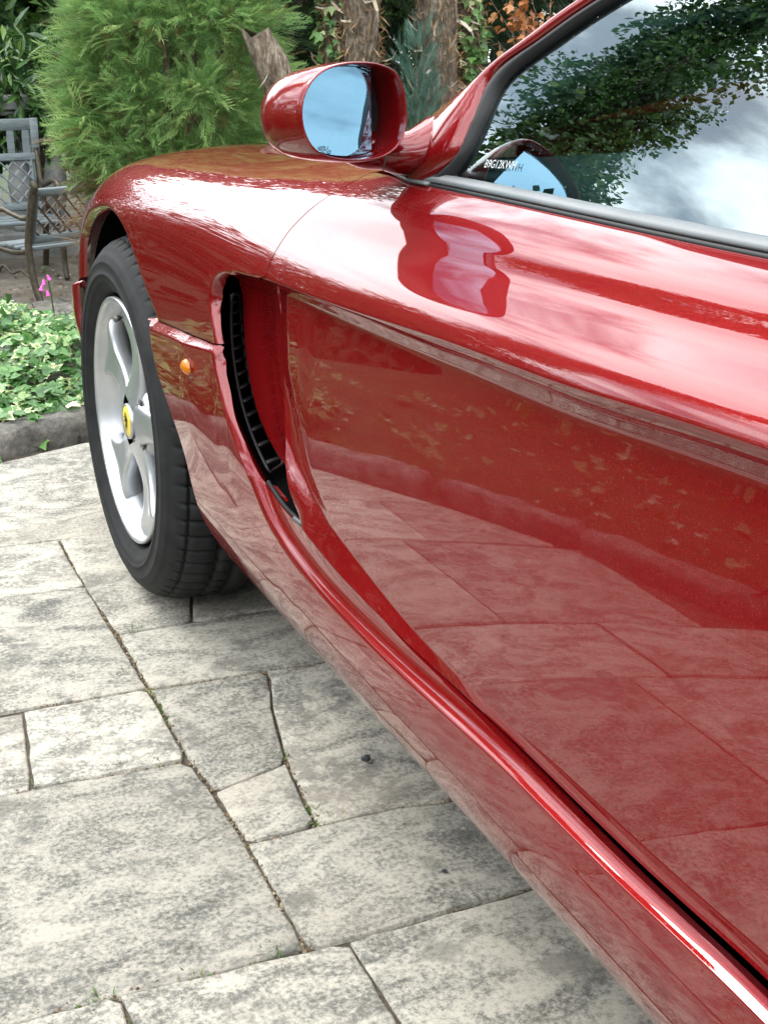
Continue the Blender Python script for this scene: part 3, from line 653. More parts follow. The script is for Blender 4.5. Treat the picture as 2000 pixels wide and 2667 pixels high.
# ---- door mirror
PX_RIM = [(893, 164), (845, 179), (808, 210), (786, 252), (780, 298), (788, 345), (808, 383), (840, 407), (885, 418), (941, 420), (1000, 408), (1040, 376), (1056, 330), (1058, 290), (1050, 230), (1028, 186), (985, 166), (940, 161)]
MN = Vector((.10, -1, .02)).normalized()            # the opening faces back, turned a little to the driver
MC = np.array([.035, -1.0, .90])
def on_plane(u, v, off=0.):
    d = ray(u, v); n = np.array(MN); k = ((MC+n*off-CAM)@n)/(d@n); return CAM+k*d
def door_mirror():
    rim = np.array([on_plane(u, v) for u, v in PX_RIM]); rim = smooth_pts(rim, 4, True); n = len(rim); c = rim.mean(0)
    fwd = -np.array(MN)
    root = bpy.data.objects.new('door_mirror', None); COL.objects.link(root); root.parent = car
    v = []; f = []
    def ringv(P): a = len(v); v.extend([tuple(p) for p in P]); return a
    # from inside the opening, over the rounded lip, out along the shell to its nose
    shape = [(.925, .012, 0), (.955, .000, 0), (.975, -.004, 0), (1.0, -.001, 0), (1.018, .007, .000), (1.026, .02, -.002), (1.015, .042, -.005), (.98, .064, -.008), (.90, .084, -.010), (.76, .100, -.012), (.5, .109, -.012), (.28, .1125, -.012), (.1, .114, -.012)]
    rs = []
    for sc_, dp, sx in shape:
        P = c+(rim-c)*sc_+fwd*dp; P[:, 0] += sx; P[:, 2] -= .05*dp; rs.append(ringv(P))
    for a, b in zip(rs, rs[1:]):
        for k in range(n): f.append((a+k, a+(k+1) % n, b+(k+1) % n, b+k))
    f.append(tuple(rs[-1]+k for k in range(n)))
    o = mk('housing', v, f, M['paint'], root)
    bmm = bmesh.new(); bmm.from_mesh(o.data); bmesh.ops.recalc_face_normals(bmm, faces=bmm.faces); bmm.to_mesh(o.data); bmm.free()
    # inner tunnel
    v2 = []; f2 = []; r0 = c+(rim-c)*.928+fwd*.010; r1 = c+(rim-c)*.90+fwd*.050
    v2 = [*r0, *r1]; f2 = [(k, (k+1) % n, n+(k+1) % n, n+k) for k in range(n)]; mk('housing_lining', v2, f2, M['paint'], root)
    mk('housing_back', [*r1], [tuple(range(n))], M['black'], root, False)
    # glass: tilted plate, its outer edge close to the rim, its inner edge set back
    g = c+(rim-c)*.905; w = (rim[:, 0]-rim[:, 0].min())/(rim[:, 0].max()-rim[:, 0].min()); keep = np.minimum(w, .80)
    g = g-np.outer(np.clip(w-.80, 0, 1)*(rim[:, 0].max()-rim[:, 0].min()), np.array([.9, .09, 0]))
    g = g+np.outer(.012+.016*keep, fwd)
    mg = mk('mirror_glass', [*g, *(g+fwd*.004)], [tuple(range(n)), *[(k, (k+1) % n, n+(k+1) % n, n+k) for k in range(n)]], None, root, False, mats=[M['mirror'], M['black']], mi=[0]+[1]*n)
    bm = bmesh.new(); tube(bm, [*(g+fwd*.003)]+[g[0]+fwd*.003], .0022, 6, cap=False); from_bm('glass_frame', bm, M['black'], root)
    # arm down to the sail panel
    bm = bmesh.new()
    A = np.array([.060, -.922, .872]); Bm = np.array([.095, -.936, .860]); B = np.array([.122, -.946, .856])
    tube(bm, smooth_pts([A, A*.55+Bm*.45+np.array([0, 0, -.004]), Bm, B, B+np.array([.035, .0, .010])], 4), np.interp(np.linspace(0, 1, 17), [0, .25, .5, .75, 1], [.030, .028, .0265, .030, .038]), 18, flat=(1.05, .80)); from_bm('mirror_arm', bm, M['paint'], root)
    d = (B-Bm)/np.linalg.norm(B-Bm); bm = bmesh.new(); tube(bm, [Bm+d*.001, Bm+d*.0028], .0275, 20, flat=(1.05, .80)); from_bm('arm_joint', bm, M['trim'], root)
    gl_ = locate([(1008, 440), (1040, 455), (1080, 472), (1122, 482)], G); pts = G(gl_[:, 0], gl_[:, 1])+np.array([-.001, 0, .001]); bm = bmesh.new(); tube(bm, smooth_pts(pts, 5), .0042, 8, flat=(1.5, .6)); from_bm('foot_gasket', bm, M['trim'], root)
    return root
door_mirror()
def copy_tree(o, parent):
    c = o.copy(); COL.objects.link(c); c.parent = parent
    for ch in list(o.children): copy_tree(ch, c)
    return c
mm = [o for o in car.children if o.name.startswith('door_mirror')][0]
m2 = copy_tree(mm, car); m2.location = (CARX, 0, 0); m2.scale = (-1, 1, 1)

# ---- wheels (local x = axle, outer face towards -x)
def lathe(name, prof, mat_, parent, n=96, angs=None, drop=None):
    v = []; f = []; angs = angs if angs is not None else np.linspace(0, 2*pi, n, endpoint=False); n = len(angs); m = len(prof)
    for i, a in enumerate(angs):
        for j, (x, r) in enumerate(prof):
            rr = r-(drop(i, j) if drop else 0); v.append((x, rr*cos(a), rr*sin(a)))
    for i in range(n):
        for j in range(m-1): f.append((i*m+j, i*m+j+1, ((i+1) % n)*m+j+1, ((i+1) % n)*m+j))
    o = mk(name, v, f, mat_, parent)
    bmm = bmesh.new(); bmm.from_mesh(o.data); bmesh.ops.recalc_face_normals(bmm, faces=bmm.faces); bmm.to_mesh(o.data); bmm.free(); return o
HORSE = [(-.1, -.95), (.02, -.95), (.10, -.55), (.32, -.40), (.30, -.75), (.45, -.80), (.50, -.35), (.38, -.05), (.45, .15), (.72, .20), (.80, .05), (.90, .10), (.80, .36), (.50, .38), (.30, .50), (.28, .78), (.12, .95), (.02, 1.0), (.02, .88), (-.25, .74), (-.22, .62), (.0, .62), (-.05, .40), (-.35, .55), (-.62, .42), (-.60, .30), (-.40, .38), (-.25, .22), (-.50, .05), (-.62, -.10), (-.52, -.16), (-.30, .02), (-.12, -.02), (-.05, -.25), (-.22, -.45), (-.12, -.70)]
def make_wheel():
    w = bpy.data.objects.new('wheel', None); COL.objects.link(w); w.parent = car
    NB = 62; angs = []; gi = []
    for b in range(NB):
        for t, g_ in ((0, 0), (.30, 0), (.62, 0), (.80, 0), (.815, 1), (.985, 1)): angs.append(2*pi*(b+t)/NB); gi.append(g_)
    prof = [(-.095, .224), (-.110, .227), (-.121, .236), (-.1255, .2455), (-.1275, .2462), (-.129, .252), (-.1305, .2585), (-.1322, .2592), (-.1325, .2615), (-.1312, .2622), (-.131, .270), (-.1298, .2795), (-.1305, .2805), (-.1295, .2825), (-.1272, .2875), (-.126, .290), (-.1235, .2955), (-.121, .297), (-.117, .303), (-.110, .3105), (-.101, .3165), (-.096, .3188), (-.0955, .3155), (-.0925, .3152), (-.092, .3200), (-.080, .3240), (-.062, .3268), (-.046, .3280), (-.0455, .3205), (-.0375, .3205), (-.037, .3284), (-.014, .3290), (-.0135, .321), (-.0035, .321), (-.003, .3290), (.03, .3290), (.0305, .321), (.040, .321), (.0405, .3285), (.075, .3262), (.095, .319), (.110, .311), (.121, .297), (.131, .265), (.121, .236), (.095, .224)]
    sh = [j for j, (x, r) in enumerate(prof) if r > .314 and (x < -.036 or x > .041)]; shs = set(sh)
    tyre = lathe('tyre', prof, M['rubber'], w, angs=angs, drop=lambda i, j: (.0085 if j in shs and prof[j][1] > .3195 else (.005 if j in shs else 0)) if gi[i] else 0)
    lathe('rim', [(-.113, .2215), (-.1195, .2205), (-.1205, .2175), (-.118, .2145), (-.112, .2125), (-.100, .2080), (-.092, .2030), (-.075, .1985), (-.03, .196), (.02, .192), (.08, .196), (.11, .215), (.113, .2215)], M['alloy'], w, 120)
    # hub and five spokes, one smooth casting per spoke
    lathe('hub', [(-.104, .0005), (-.104, .034), (-.101, .040), (-.099, .052), (-.097, .066), (-.088, .076), (-.07, .081), (-.03, .083), (.02, .083)], M['alloy'], w, 60)
    def spoke(a0):
        v = []; f = []; K = 20; R = 22
        for i in range(R+1):
            t = i/R; r = .040+t*(.206-.040)
            x = -.100+.012*sin(pi*min(t*1.1, 1))-.004*t+.010*sstep(t, .8, 1)
            wd = .040-.014*sin(pi*min(1, t/.9))+.032*sstep(t, .62, 1.0)
            dp = .030+.012*sstep(t, .6, 1)
            for k in range(K):
                q = 2*pi*k/K; cx = cos(q); sx = sin(q)
                yy = wd*np.sign(cx)*abs(cx)**.8
                xx = -.010*abs(sx)**.6 if sx > 0 else dp*abs(sx)**.7
                if sx < 0: yy *= 1+.25*abs(sx)
                else: xx += .0045*max(0, 1-(yy/(wd*.75))**2)*sstep(t, .25, .6)     # dished face
                v.append((x+xx, r*cos(a0)-yy*sin(a0), r*sin(a0)+yy*cos(a0)))
        for i in range(R):
            for k in range(K): f.append((i*K+k, i*K+(k+1) % K, (i+1)*K+(k+1) % K, (i+1)*K+k))
        o = mk('spoke', v, f, M['alloy'], w)
        bmm = bmesh.new(); bmm.from_mesh(o.data); bmesh.ops.recalc_face_normals(bmm, faces=bmm.faces); bmm.to_mesh(o.data); bmm.free()
    SA = [radians(180-a) for a in (77, 5, -67, -139, 149)]
    for a in SA: spoke(a)
    for a in SA:
        b = a+radians(36); y, z = .055*cos(b), .055*sin(b)
        bm = bmesh.new(); tube(bm, [(-.0985, y, z), (-.1000, y, z), (-.1008, y, z)], [.0145, .014, .0125], 18); from_bm('bolt_recess', bm, M['steel'], w)
        bm = bmesh.new(); tube(bm, [(-.100, y, z), (-.1045, y, z)], .0085, 6); from_bm('wheel_bolt', bm, M['alloy'], w, False)
    lathe('centre_cap', [(-.095, .031), (-.1105, .0305), (-.1135, .0275), (-.1145, .0005)], M['yellow'], w, 40)
    lathe('cap_ring', [(-.10, .0325), (-.1115, .0322), (-.1138, .0312), (-.1135, .0290)], M['alloy'], w, 40)
    hv = [(-.1156, -.0150*x, .0190*y) for x, y in HORSE]; mk('emblem', hv, [tuple(range(len(hv)))], M['black'], w, False)
    bm = bmesh.new(); b = radians(180-97); cy, cz = .193*cos(b), .193*sin(b); tube(bm, [(-.070, cy*1.03, cz*1.03), (-.085, cy, cz), (-.108, cy*.955, cz*.955)], [.007, .0055, .0042], 10); tube(bm, [(-.108, cy*.955, cz*.955), (-.119, cy*.935, cz*.935)], .0052, 10); from_bm('valve', bm, M['steel'], w)
    lathe('brake_disc', [(-.005, .05), (-.012, .06), (-.012, .155), (.012, .155), (.012, .05)], M['steel'], w, 60)
    bm = bmesh.new(); bx(bm, (-.005, -.11, .03), (.06, .06, .15)); bevel(bm, .008); from_bm('brake_caliper', bm, M['black'], w)
    return w
w0 = make_wheel(); w0.location = (.112, 0, .3285); w0.rotation_euler = (0, 0, radians(1.0))
w1 = copy_tree(w0, car); w1.location = (.10, -2.6, .3285); w1.rotation_euler = (radians(25), 0, 0)
w2 = copy_tree(w0, car); w2.location = (CARX-.112, 0, .3285); w2.rotation_euler = (radians(10), 0, pi)
w3 = copy_tree(w0, car); w3.location = (CARX-.10, -2.6, .3285); w3.rotation_euler = (radians(40), 0, pi)

# ---- cabin
def dash():
    v = []; f = []; xs = np.linspace(.17, CARX-.17, 40)
    pr = [(-1.16, .60), (-1.14, .76), (-1.10, .80), (-1.04, .822), (-.95, .826), (-.80, .835)]
    for x in xs:
        hump = .030*math.exp(-((x-.52)/.16)**2)+.03*math.exp(-((x-.94)/.12)**2)
        for i, (y, z) in enumerate(pr): v.append((x, y-(hump*1.6 if i < 4 else 0), z+(hump if 0 < i < 5 else 0)))
    m = len(pr)
    for i in range(len(xs)-1):
        for j in range(m-1): f.append((i*m+j, (i+1)*m+j, (i+1)*m+j+1, i*m+j+1))
    mk('dashboard', v, f, M['dash'], car)
dash()
bm = bmesh.new(); tube(bm, [Matrix.Rotation(radians(-24), 3, 'X') @ Vector((.18*cos(a), 0, .18*sin(a))) + Vector((.52, -1.30, .74)) for a in np.linspace(0, 2*pi, 49)], .014, 10, cap=False)
tube(bm, [(.52, -1.30, .74), (.52, -1.12, .70)], .03, 12)
for a in (-.2, pi+.2, -pi/2): tube(bm, [(.52, -1.295, .74), Matrix.Rotation(radians(-24), 3, 'X') @ Vector((.175*cos(a), 0, .175*sin(a))) + Vector((.52, -1.30, .74))], .010, 8, flat=(1.6, .7))
from_bm('steering_wheel', bm, M['dash'], car)
for x in (.52, CARX-.52):
    bm = bmesh.new()
    bx(bm, (x, -1.78, .38), (.50, .55, .16)); bx(bm, (x, -2.10, .66), (.48, .16, .60), Matrix.Rotation(radians(18), 3, 'X')); bx(bm, (x, -2.22, 1.02), (.26, .09, .14), Matrix.Rotation(radians(14), 3, 'X'))
    bevel(bm, .05, 3); from_bm('seat', bm, M['blue'], car)
for x, sgn in ((.155, 1), (CARX-.155, -1)):
    bm = bmesh.new(); bx(bm, (x+.02*sgn, -1.52, .60), (.05, 1.05, .40)); bx(bm, (x+.055*sgn, -1.55, .66), (.06, .5, .05)); bevel(bm, .012); tr_ = from_bm('door_trim', bm, M['blue'], car)
    bm = bmesh.new(); tube(bm, smooth_pts([(x+.05*sgn, -1.10, .795), (x+.075*sgn, -1.13, .812), (x+.075*sgn, -1.20, .806), (x+.05*sgn, -1.24, .785)], 5), .006, 8); from_bm('pull_handle', bm, M['chrome'], tr_)
bm = bmesh.new(); bx(bm, (.94, -1.7, .26), (1.56, 1.9, .04)); bx(bm, (.94, -2.55, .62), (1.5, .05, .7)); bx(bm, (.94, -1.75, .42), (.22, 1.3, .3)); bevel(bm, .03); from_bm('cabin_floor', bm, M['dash'], car)
M['etch'] = mat('etched_glass', (.42, .45, .45), .8)
# etched number on the window and a small mark on the mirror
def text_mesh(name, s, size, mat_, parent, origin, ex, ey):
    cu = bpy.data.curves.new(name, 'FONT'); cu.body = s; cu.size = size; tmp = bpy.data.objects.new(name, cu); COL.objects.link(tmp)
    dg = bpy.context.evaluated_depsgraph_get(); me = bpy.data.meshes.new_from_object(tmp.evaluated_get(dg)); bpy.data.objects.remove(tmp); bpy.data.curves.remove(cu)
    ex = Vector(ex).normalized(); ey = Vector(ey); ey = (ey-ex*ey.dot(ex)).normalized(); ez = ex.cross(ey)
    o_ = Vector(origin)
    for v_ in me.vertices: v_.co = o_+ex*v_.co.x+ey*v_.co.y+ez*v_.co.z
    me.materials.clear(); me.materials.append(mat_)
    o = bpy.data.objects.new(name, me); COL.objects.link(o); o.parent = parent; return o
p0, p1, p2 = gpt(1259, 436, .001), gpt(1330, 440, .001), gpt(1259, 420, .001)
text_mesh('etched_number', 'B9G12KWH', .0118, M['etch'], car, p0, p1-p0, p2-p0)
p0, p1, p2 = on_plane(832, 393, -.0135), on_plane(855, 391, -.0135), on_plane(832, 380, -.0135)
text_mesh('etched_mark', '00U', .006, M['black'], car, p0, p1-p0, p2-p0)

# ------------------------------------------------------------------ ground
def stone_mat():
    m = mat('weathered_sandstone', (.4, .38, .33), .9); nt = m.node_tree; b = nt.nodes['Principled BSDF']
    tc = N(nt, 'ShaderNodeTexCoord'); oi = N(nt, 'ShaderNodeObjectInfo')
    sc_ = N(nt, 'ShaderNodeVectorMath', operation='SCALE'); sc_.inputs[0].default_value = (13.1, 7.7, 3.3); nt.links.new(oi.outputs['Random'], sc_.inputs['Scale'])
    ad = N(nt, 'ShaderNodeVectorMath', operation='ADD'); nt.links.new(tc.outputs['Object'], ad.inputs[0]); nt.links.new(sc_.outputs[0], ad.inputs[1])
    def nz(scale, det, ro, mp_=None, dist=0):
        src = ad.outputs[0]
        if mp_:
            q = N(nt, 'ShaderNodeMapping'); q.inputs['Scale'].default_value = mp_; q.inputs['Rotation'].default_value = (0, 0, .12); nt.links.new(src, q.inputs[0]); src = q.outputs[0]
        n = N(nt, 'ShaderNodeTexNoise', i_Scale=scale, i_Detail=det, i_Roughness=ro, i_Distortion=dist); nt.links.new(src, n.inputs['Vector']); return n.outputs['Fac']
    base = ramp(nt, [(.40, (.10, .099, .086)), (.46, (.21, .206, .175)), (.515, (.365, .352, .295)), (.575, (.465, .44, .365))])
    streak = nz(7, 8, .62, (1, 1.7, 1), 1.6); blot = nz(5, 6, .6); fine = nz(150, 6, .8)
    m1 = N(nt, 'ShaderNodeMath', operation='MULTIPLY_ADD'); m1.inputs[1].default_value = .42; nt.links.new(streak, m1.inputs[0])
    m2 = N(nt, 'ShaderNodeMath', operation='MULTIPLY'); m2.inputs[1].default_value = .58; nt.links.new(fine, m2.inputs[0]); nt.links.new(m2.outputs[0], m1.inputs[2])
    nt.links.new(m1.outputs[0], base.inputs[0])
    # dark lichen patches and tan patches
    lm = ramp(nt, [(.53, (0, 0, 0)), (.62, (.72, .72, .72))]); nt.links.new(blot, lm.inputs[0])
    lf = ramp(nt, [(.44, (0, 0, 0)), (.54, (1, 1, 1))]); nt.links.new(nz(42, 7, .7), lf.inputs[0])
    mu = N(nt, 'ShaderNodeMath', operation='MULTIPLY'); nt.links.new(lm.outputs[0], mu.inputs[0]); nt.links.new(lf.outputs[0], mu.inputs[1])
    x1 = N(nt, 'ShaderNodeMix', data_type='RGBA'); nt.links.new(mu.outputs[0], x1.inputs['Factor']); nt.links.new(base.outputs[0], x1.inputs['A']); x1.inputs['B'].default_value = (.10, .10, .09, 1)
    sp = ramp(nt, [(.62, (0, 0, 0)), (.70, (.55, .55, .55))]); nt.links.new(nz(13, 3, .5), sp.inputs[0])
    x2 = N(nt, 'ShaderNodeMix', data_type='RGBA'); nt.links.new(sp.outputs[0], x2.inputs['Factor']); nt.links.new(x1.outputs['Result'], x2.inputs['A']); x2.inputs['B'].default_value = (.13, .128, .11, 1)
    tn = ramp(nt, [(.5, (0, 0, 0)), (.7, (.4, .4, .4))]); nt.links.new(nz(2.4, 3, .5), tn.inputs[0])
    x3 = N(nt, 'ShaderNodeMix', data_type='RGBA'); nt.links.new(tn.outputs[0], x3.inputs['Factor']); nt.links.new(x2.outputs['Result'], x3.inputs['A']); x3.inputs['B'].default_value = (.30, .265, .21, 1)
    hv = N(nt, 'ShaderNodeHueSaturation'); mr = N(nt, 'ShaderNodeMapRange'); mr.inputs['To Min'].default_value = .76; mr.inputs['To Max'].default_value = 1.14
    nt.links.new(oi.outputs['Random'], mr.inputs[0]); nt.links.new(mr.outputs[0], hv.inputs['Value']); nt.links.new(x3.outputs['Result'], hv.inputs['Color'])
    nt.links.new(hv.outputs[0], b.inputs['Base Color'])
    bp = N(nt, 'ShaderNodeBump', i_Strength=.55, i_Distance=.004); nt.links.new(m1.outputs[0], bp.inputs['Height']); nt.links.new(bp.outputs[0], b.inputs['Normal'])
    return m
M['stone'] = stone_mat()
M['soil'] = noise_col(mat('dark_soil', (.08, .06, .045), .95), [(.3, (.035, .028, .02)), (.55, (.09, .072, .05)), (.75, (.16, .14, .10))], scale=40, bump=.8, bscale=120, bdist=.01)
M['earth'] = noise_col(mat('dry_earth', (.2, .17, .13), .95), [(.3, (.10, .085, .065)), (.55, (.20, .175, .14)), (.78, (.33, .30, .25))], scale=5, detail=10, rough=.7, bump=.9, bscale=60, bdist=.02)
M['kerb'] = noise_col(mat('old_concrete', (.2, .19, .17), .9), [(.36, (.055, .056, .048)), (.5, (.14, .135, .115)), (.66, (.27, .26, .225))], scale=14, detail=10, rough=.75, bump=.9, bscale=70, bdist=.010)
KERB = smooth_pts([(2.6, 2.0), (1.6, 1.72), (.8, 1.44), (.13, 1.13), (-.11, 1.02), (-.5, .74), (-.9, .32), (-1.2, -.25), (-1.38, -1.0), (-1.44, -2.0), (-1.46, -3.2), (-1.46, -6.0)], 10)
def kside(P):
    """distance beyond the kerb (positive in the beds)"""
    P = np.asarray(P, float).reshape(-1, 2); d = pdist(P, KERB)
    poly = np.vstack([KERB, [[30, -6], [30, 2.0]]]); return np.where(inside(P, poly), -d, d)
def terrain_z(P):
    P = np.asarray(P, float).reshape(-1, 2); k = kside(P)
    bed = -.03+.085*sstep(k, .02, .25); bed = np.where(k < 0, -.03, bed)
    low = sstep(P[:, 1], 1.95, 2.55)*sstep(k, .15, .7)
    return bed*(1-low)-.40*low
xs = np.r_[np.linspace(-60, -5, 12), np.linspace(-4.6, 4.6, 93), np.linspace(5, 60, 12)]; ys = np.r_[np.linspace(-60, -6, 12), np.linspace(-5.5, 6.5, 121), np.linspace(7, 60, 12)]
gx_, gy_ = np.meshgrid(xs, ys, indexing='ij'); P2 = np.stack([gx_.ravel(), gy_.ravel()], -1); zz = terrain_z(P2); far = (np.abs(P2[:, 0]) > 4.7) | (P2[:, 1] > 6.6) | (P2[:, 1] < -5.6)
zz = zz+np.where(P2[:, 1] > 2.4, .02*np.sin(P2[:, 0]*5.1+P2[:, 1]*3)*np.cos(P2[:, 1]*4.3), 0)
nx, ny = gx_.shape; gf = [(i*ny+j, (i+1)*ny+j, (i+1)*ny+j+1, i*ny+j+1) for i in range(nx-1) for j in range(ny-1)]
gnd = tag(mk('ground', np.c_[P2, zz], gf, None), kind='structure')
lawn = 1-sstep(P2[:, 1], 1.2, 1.9)*(1-sstep(P2[:, 1], 7.5, 9.0))*sstep(P2[:, 0], -.6, .1)*(1-sstep(P2[:, 0], 4.5, 6.0))
at_ = gnd.data.attributes.new('lawn', 'FLOAT', 'POINT'); at_.data.foreach_set('value', lawn.astype(np.float32))
def ground_mat():
    m = M['earth'].copy(); m.name = 'earth_and_rough_grass'; nt = m.node_tree; b = nt.nodes['Principled BSDF']; src = b.inputs['Base Color'].links[0].from_socket
    a = N(nt, 'ShaderNodeAttribute', attribute_name='lawn'); tc = N(nt, 'ShaderNodeTexCoord'); nz = N(nt, 'ShaderNodeTexNoise', i_Scale=9, i_Detail=8, i_Roughness=.7); nt.links.new(tc.outputs['Object'], nz.inputs['Vector'])
    r = ramp(nt, [(.3, (.015, .03, .01)), (.55, (.035, .065, .018)), (.75, (.075, .10, .03))]); nt.links.new(nz.outputs['Fac'], r.inputs[0]); mx = N(nt, 'ShaderNodeMix', data_type='RGBA')
    nt.links.new(a.outputs['Fac'], mx.inputs['Factor']); nt.links.new(src, mx.inputs['A']); nt.links.new(r.outputs[0], mx.inputs['B']); nt.links.new(mx.outputs['Result'], b.inputs['Base Color']); return m
gnd.data.materials.append(ground_mat())
patio = tag(bpy.data.objects.new('patio', None), kind='structure'); COL.objects.link(patio)
mk('joint_bed', [(-1.44, -5.2, -.006), (3.4, -5.2, -.006), (3.4, 1.0, -.006), (-.14, 1.0, -.006), (-.5, .73, -.006), (-.9, .31, -.006), (-1.2, -.26, -.006), (-1.38, -1.0, -.006)], [tuple(range(8))], M['soil'], patio, False)
def wob(P, amp):   # cheap smooth 2-D noise
    x, y = P[:, 0], P[:, 1]; return amp*(np.sin(x*23.1+y*7.3)+np.sin(x*-11.7+y*29.9+1.3)+np.sin(x*41+y*37+2.1)*.5+np.sin(x*67-y*59)*.35)/2.4
def slab(poly, fine=True, gap=.004, th=.045):
    P = resample(np.asarray(poly, float), .03 if fine else .12, closed=True)
    if area2(P) < 0: P = P[::-1]
    P = inset(P, gap); P = P+nrng.normal(0, .0007 if fine else .002, P.shape)
    tz = nrng.normal(0, .0012); tx, ty = nrng.normal(0, .003, 2); c = P.mean(0)
    def top(q): return tz+(q[:, 0]-c[0])*tx+(q[:, 1]-c[1])*ty
    P_in = inset(P, .003); n = len(P)
    if fine:
        lo, hi = P.min(0), P.max(0); h = .03; g = np.stack(np.meshgrid(np.arange(lo[0], hi[0], h), np.arange(lo[1], hi[1], h), indexing='ij'), -1).reshape(-1, 2); g = g[inside(g, P_in)] if len(g) else g
        if len(g): g = g[pdist(g, np.vstack([P_in, P_in[:1]])) > .012]
        r = delaunay_2d_cdt([Vector(q) for q in np.vstack([P_in, g])], [(i, (i+1) % n) for i in range(n)], [], 1, 1e-6)
        q = np.array([tuple(x) for x in r[0]]); tri = [tuple(x) for x in r[2]]
    else: q = P_in; tri = [tuple(range(n))]
    zt = top(q)+(wob(q, .0016) if fine else 0)
    v = [(*a, b) for a, b in zip(q, zt)]; m = len(v)
    zo = top(P)-.0016+nrng.normal(0, .001, n)
    v += [(*a, b) for a, b in zip(P, zo)]; v += [(*a, -th) for a in P]
    f = list(tri)
    # the first n vertices are the inner ring in order
    for i in range(n): j = (i+1) % n; f += [(i, m+i, m+j, j), (m+i, m+n+i, m+n+j, m+j)]
    o = mk('paving_slab', v, f, M['stone'], patio, True)
    bmm = bmesh.new(); bmm.from_mesh(o.data); bmesh.ops.recalc_face_normals(bmm, faces=bmm.faces); bmm.to_mesh(o.data); bmm.free()
    return o
def R(x0, x1, y0, y1): return [(x0, y0), (x1, y0), (x1, y1), (x0, y1)]
GX = -.078
J = [(.113, -.410), (.111, -.43), (.077, -.549), (.050, -.678), (.044, -.706)]; J2 = [(.044, -.706), (.032, -.806), (.026, -.875)]
near = [
 R(-.36, .30, .337, .86) if False else [(-.30, .337), (.42, .337), (.42, 1.04), (.10, 1.02), (-.14, .92), (-.30, .80)],
 [(.42, .337), (1.0, .337), (1.0, 1.04), (.42, 1.04)], [(-.30, .337), (-.30, .80), (-.52, .64), (-.78, .337)],
 R(-.62, -.086, .065, .335), [(-.62, .065), (-.62, .335), (-.79, .335), (-.95, .12), (-.97, .065)],
 [(-.55, -.39), (-.246, -.392), (GX-.002, -.402), (-.086, .065), (-.55, .062)], R(-1.03, -.55, -.39, .06),
 [(-.275, -.40), (GX-.003, -.402), (-.083, -.642), (-.30, -.634)], [(-.76, -.392), (-.275, -.40), (-.30, -.634), (-.76, -.63)],
 [(-.66, -.632), (-.30, -.634), (-.083, -.644), (GX+.004, -.77), (-.070, -.876), (-.073, -1.108), (-.25, -1.105), (-.66, -1.092)], R(-1.25, -.66, -1.09, -.632),
 [(-.285, -1.102), (-.025, -1.112), (-.026, -1.27), (-.03, -1.56), (-.275, -1.56)], R(-.80, -.285, -1.56, -1.10),
 [(-.025, -1.112), (.216, -1.107), (.60, -1.105), (.60, -1.56), (-.03, -1.56), (-.024, -1.27)],
 [(-.084, .335), (-.087, .035), (GX-.001, -.173), (.054, -.174), (.10, -.003), (.145, .20), (.17, .335)], [(.17, .335), (.145, .20), (.10, -.003), (.054, -.174), (.181, -.178), (.62, -.18), (.62, .335)],
 [(GX, -.176), (.62, -.182), (.62, -.42), (.196, -.416), (.113, -.410), (GX, -.403)],
 [(GX, -.405), *J, (-.024, -.727), (-.071, -.74), (-.083, -.621)], [(-.071, -.741), (-.024, -.728), *J2, (-.07, -.877), (-.071, -.80)],
 [*J, *J2[1:], (.041, -.874), (.123, -.874), (.207, -.886), (.62, -.89), (.62, -.42), (.20, -.418)],
 [(-.07, -.879), (.041, -.876), (.123, -.876), (.207, -.889), (.55, -.892), (.55, -1.104), (.216, -1.106), (.019, -1.112), (-.073, -1.109)],
]
for p in near: slab(p, True, .0023)
# the rest of the paving, coursed like the part in view
yc = 1.04
for y1, y0 in ((1.04, .337), (.337, -.18), (-.18, -.42), (-.42, -.89), (-.89, -1.105), (-1.105, -1.56)):
    x = {1.04: 1.0, .337: .62, -.18: .62, -.42: .62, -.89: .55, -1.105: .60}[y1]
    while x < 3.2:
        w_ = rnd.choice((.3, .45, .6, .75)); slab(R(x, min(x+w_, 3.35), y0, y1), False); x += w_
for y1, y0, x in ((-.392, -.632, -.76), (-.632, -1.09, -1.25), (-1.10, -1.56, -.80)):
    while x > -1.36:
        w_ = min(rnd.choice((.3, .45, .6)), x+1.40); 
        if w_ > .05: slab(R(x-w_, x, y0, y1), False)
        x -= w_
y = -1.56
while y > -5.0:
    hgt = rnd.choice((.3, .45, .6)); x = -1.40
    while x < 3.3:
        w_ = rnd.choice((.3, .45, .6, .75)); slab(R(x, min(x+w_, 3.35), y-hgt, y), False); x += w_
    y -= hgt
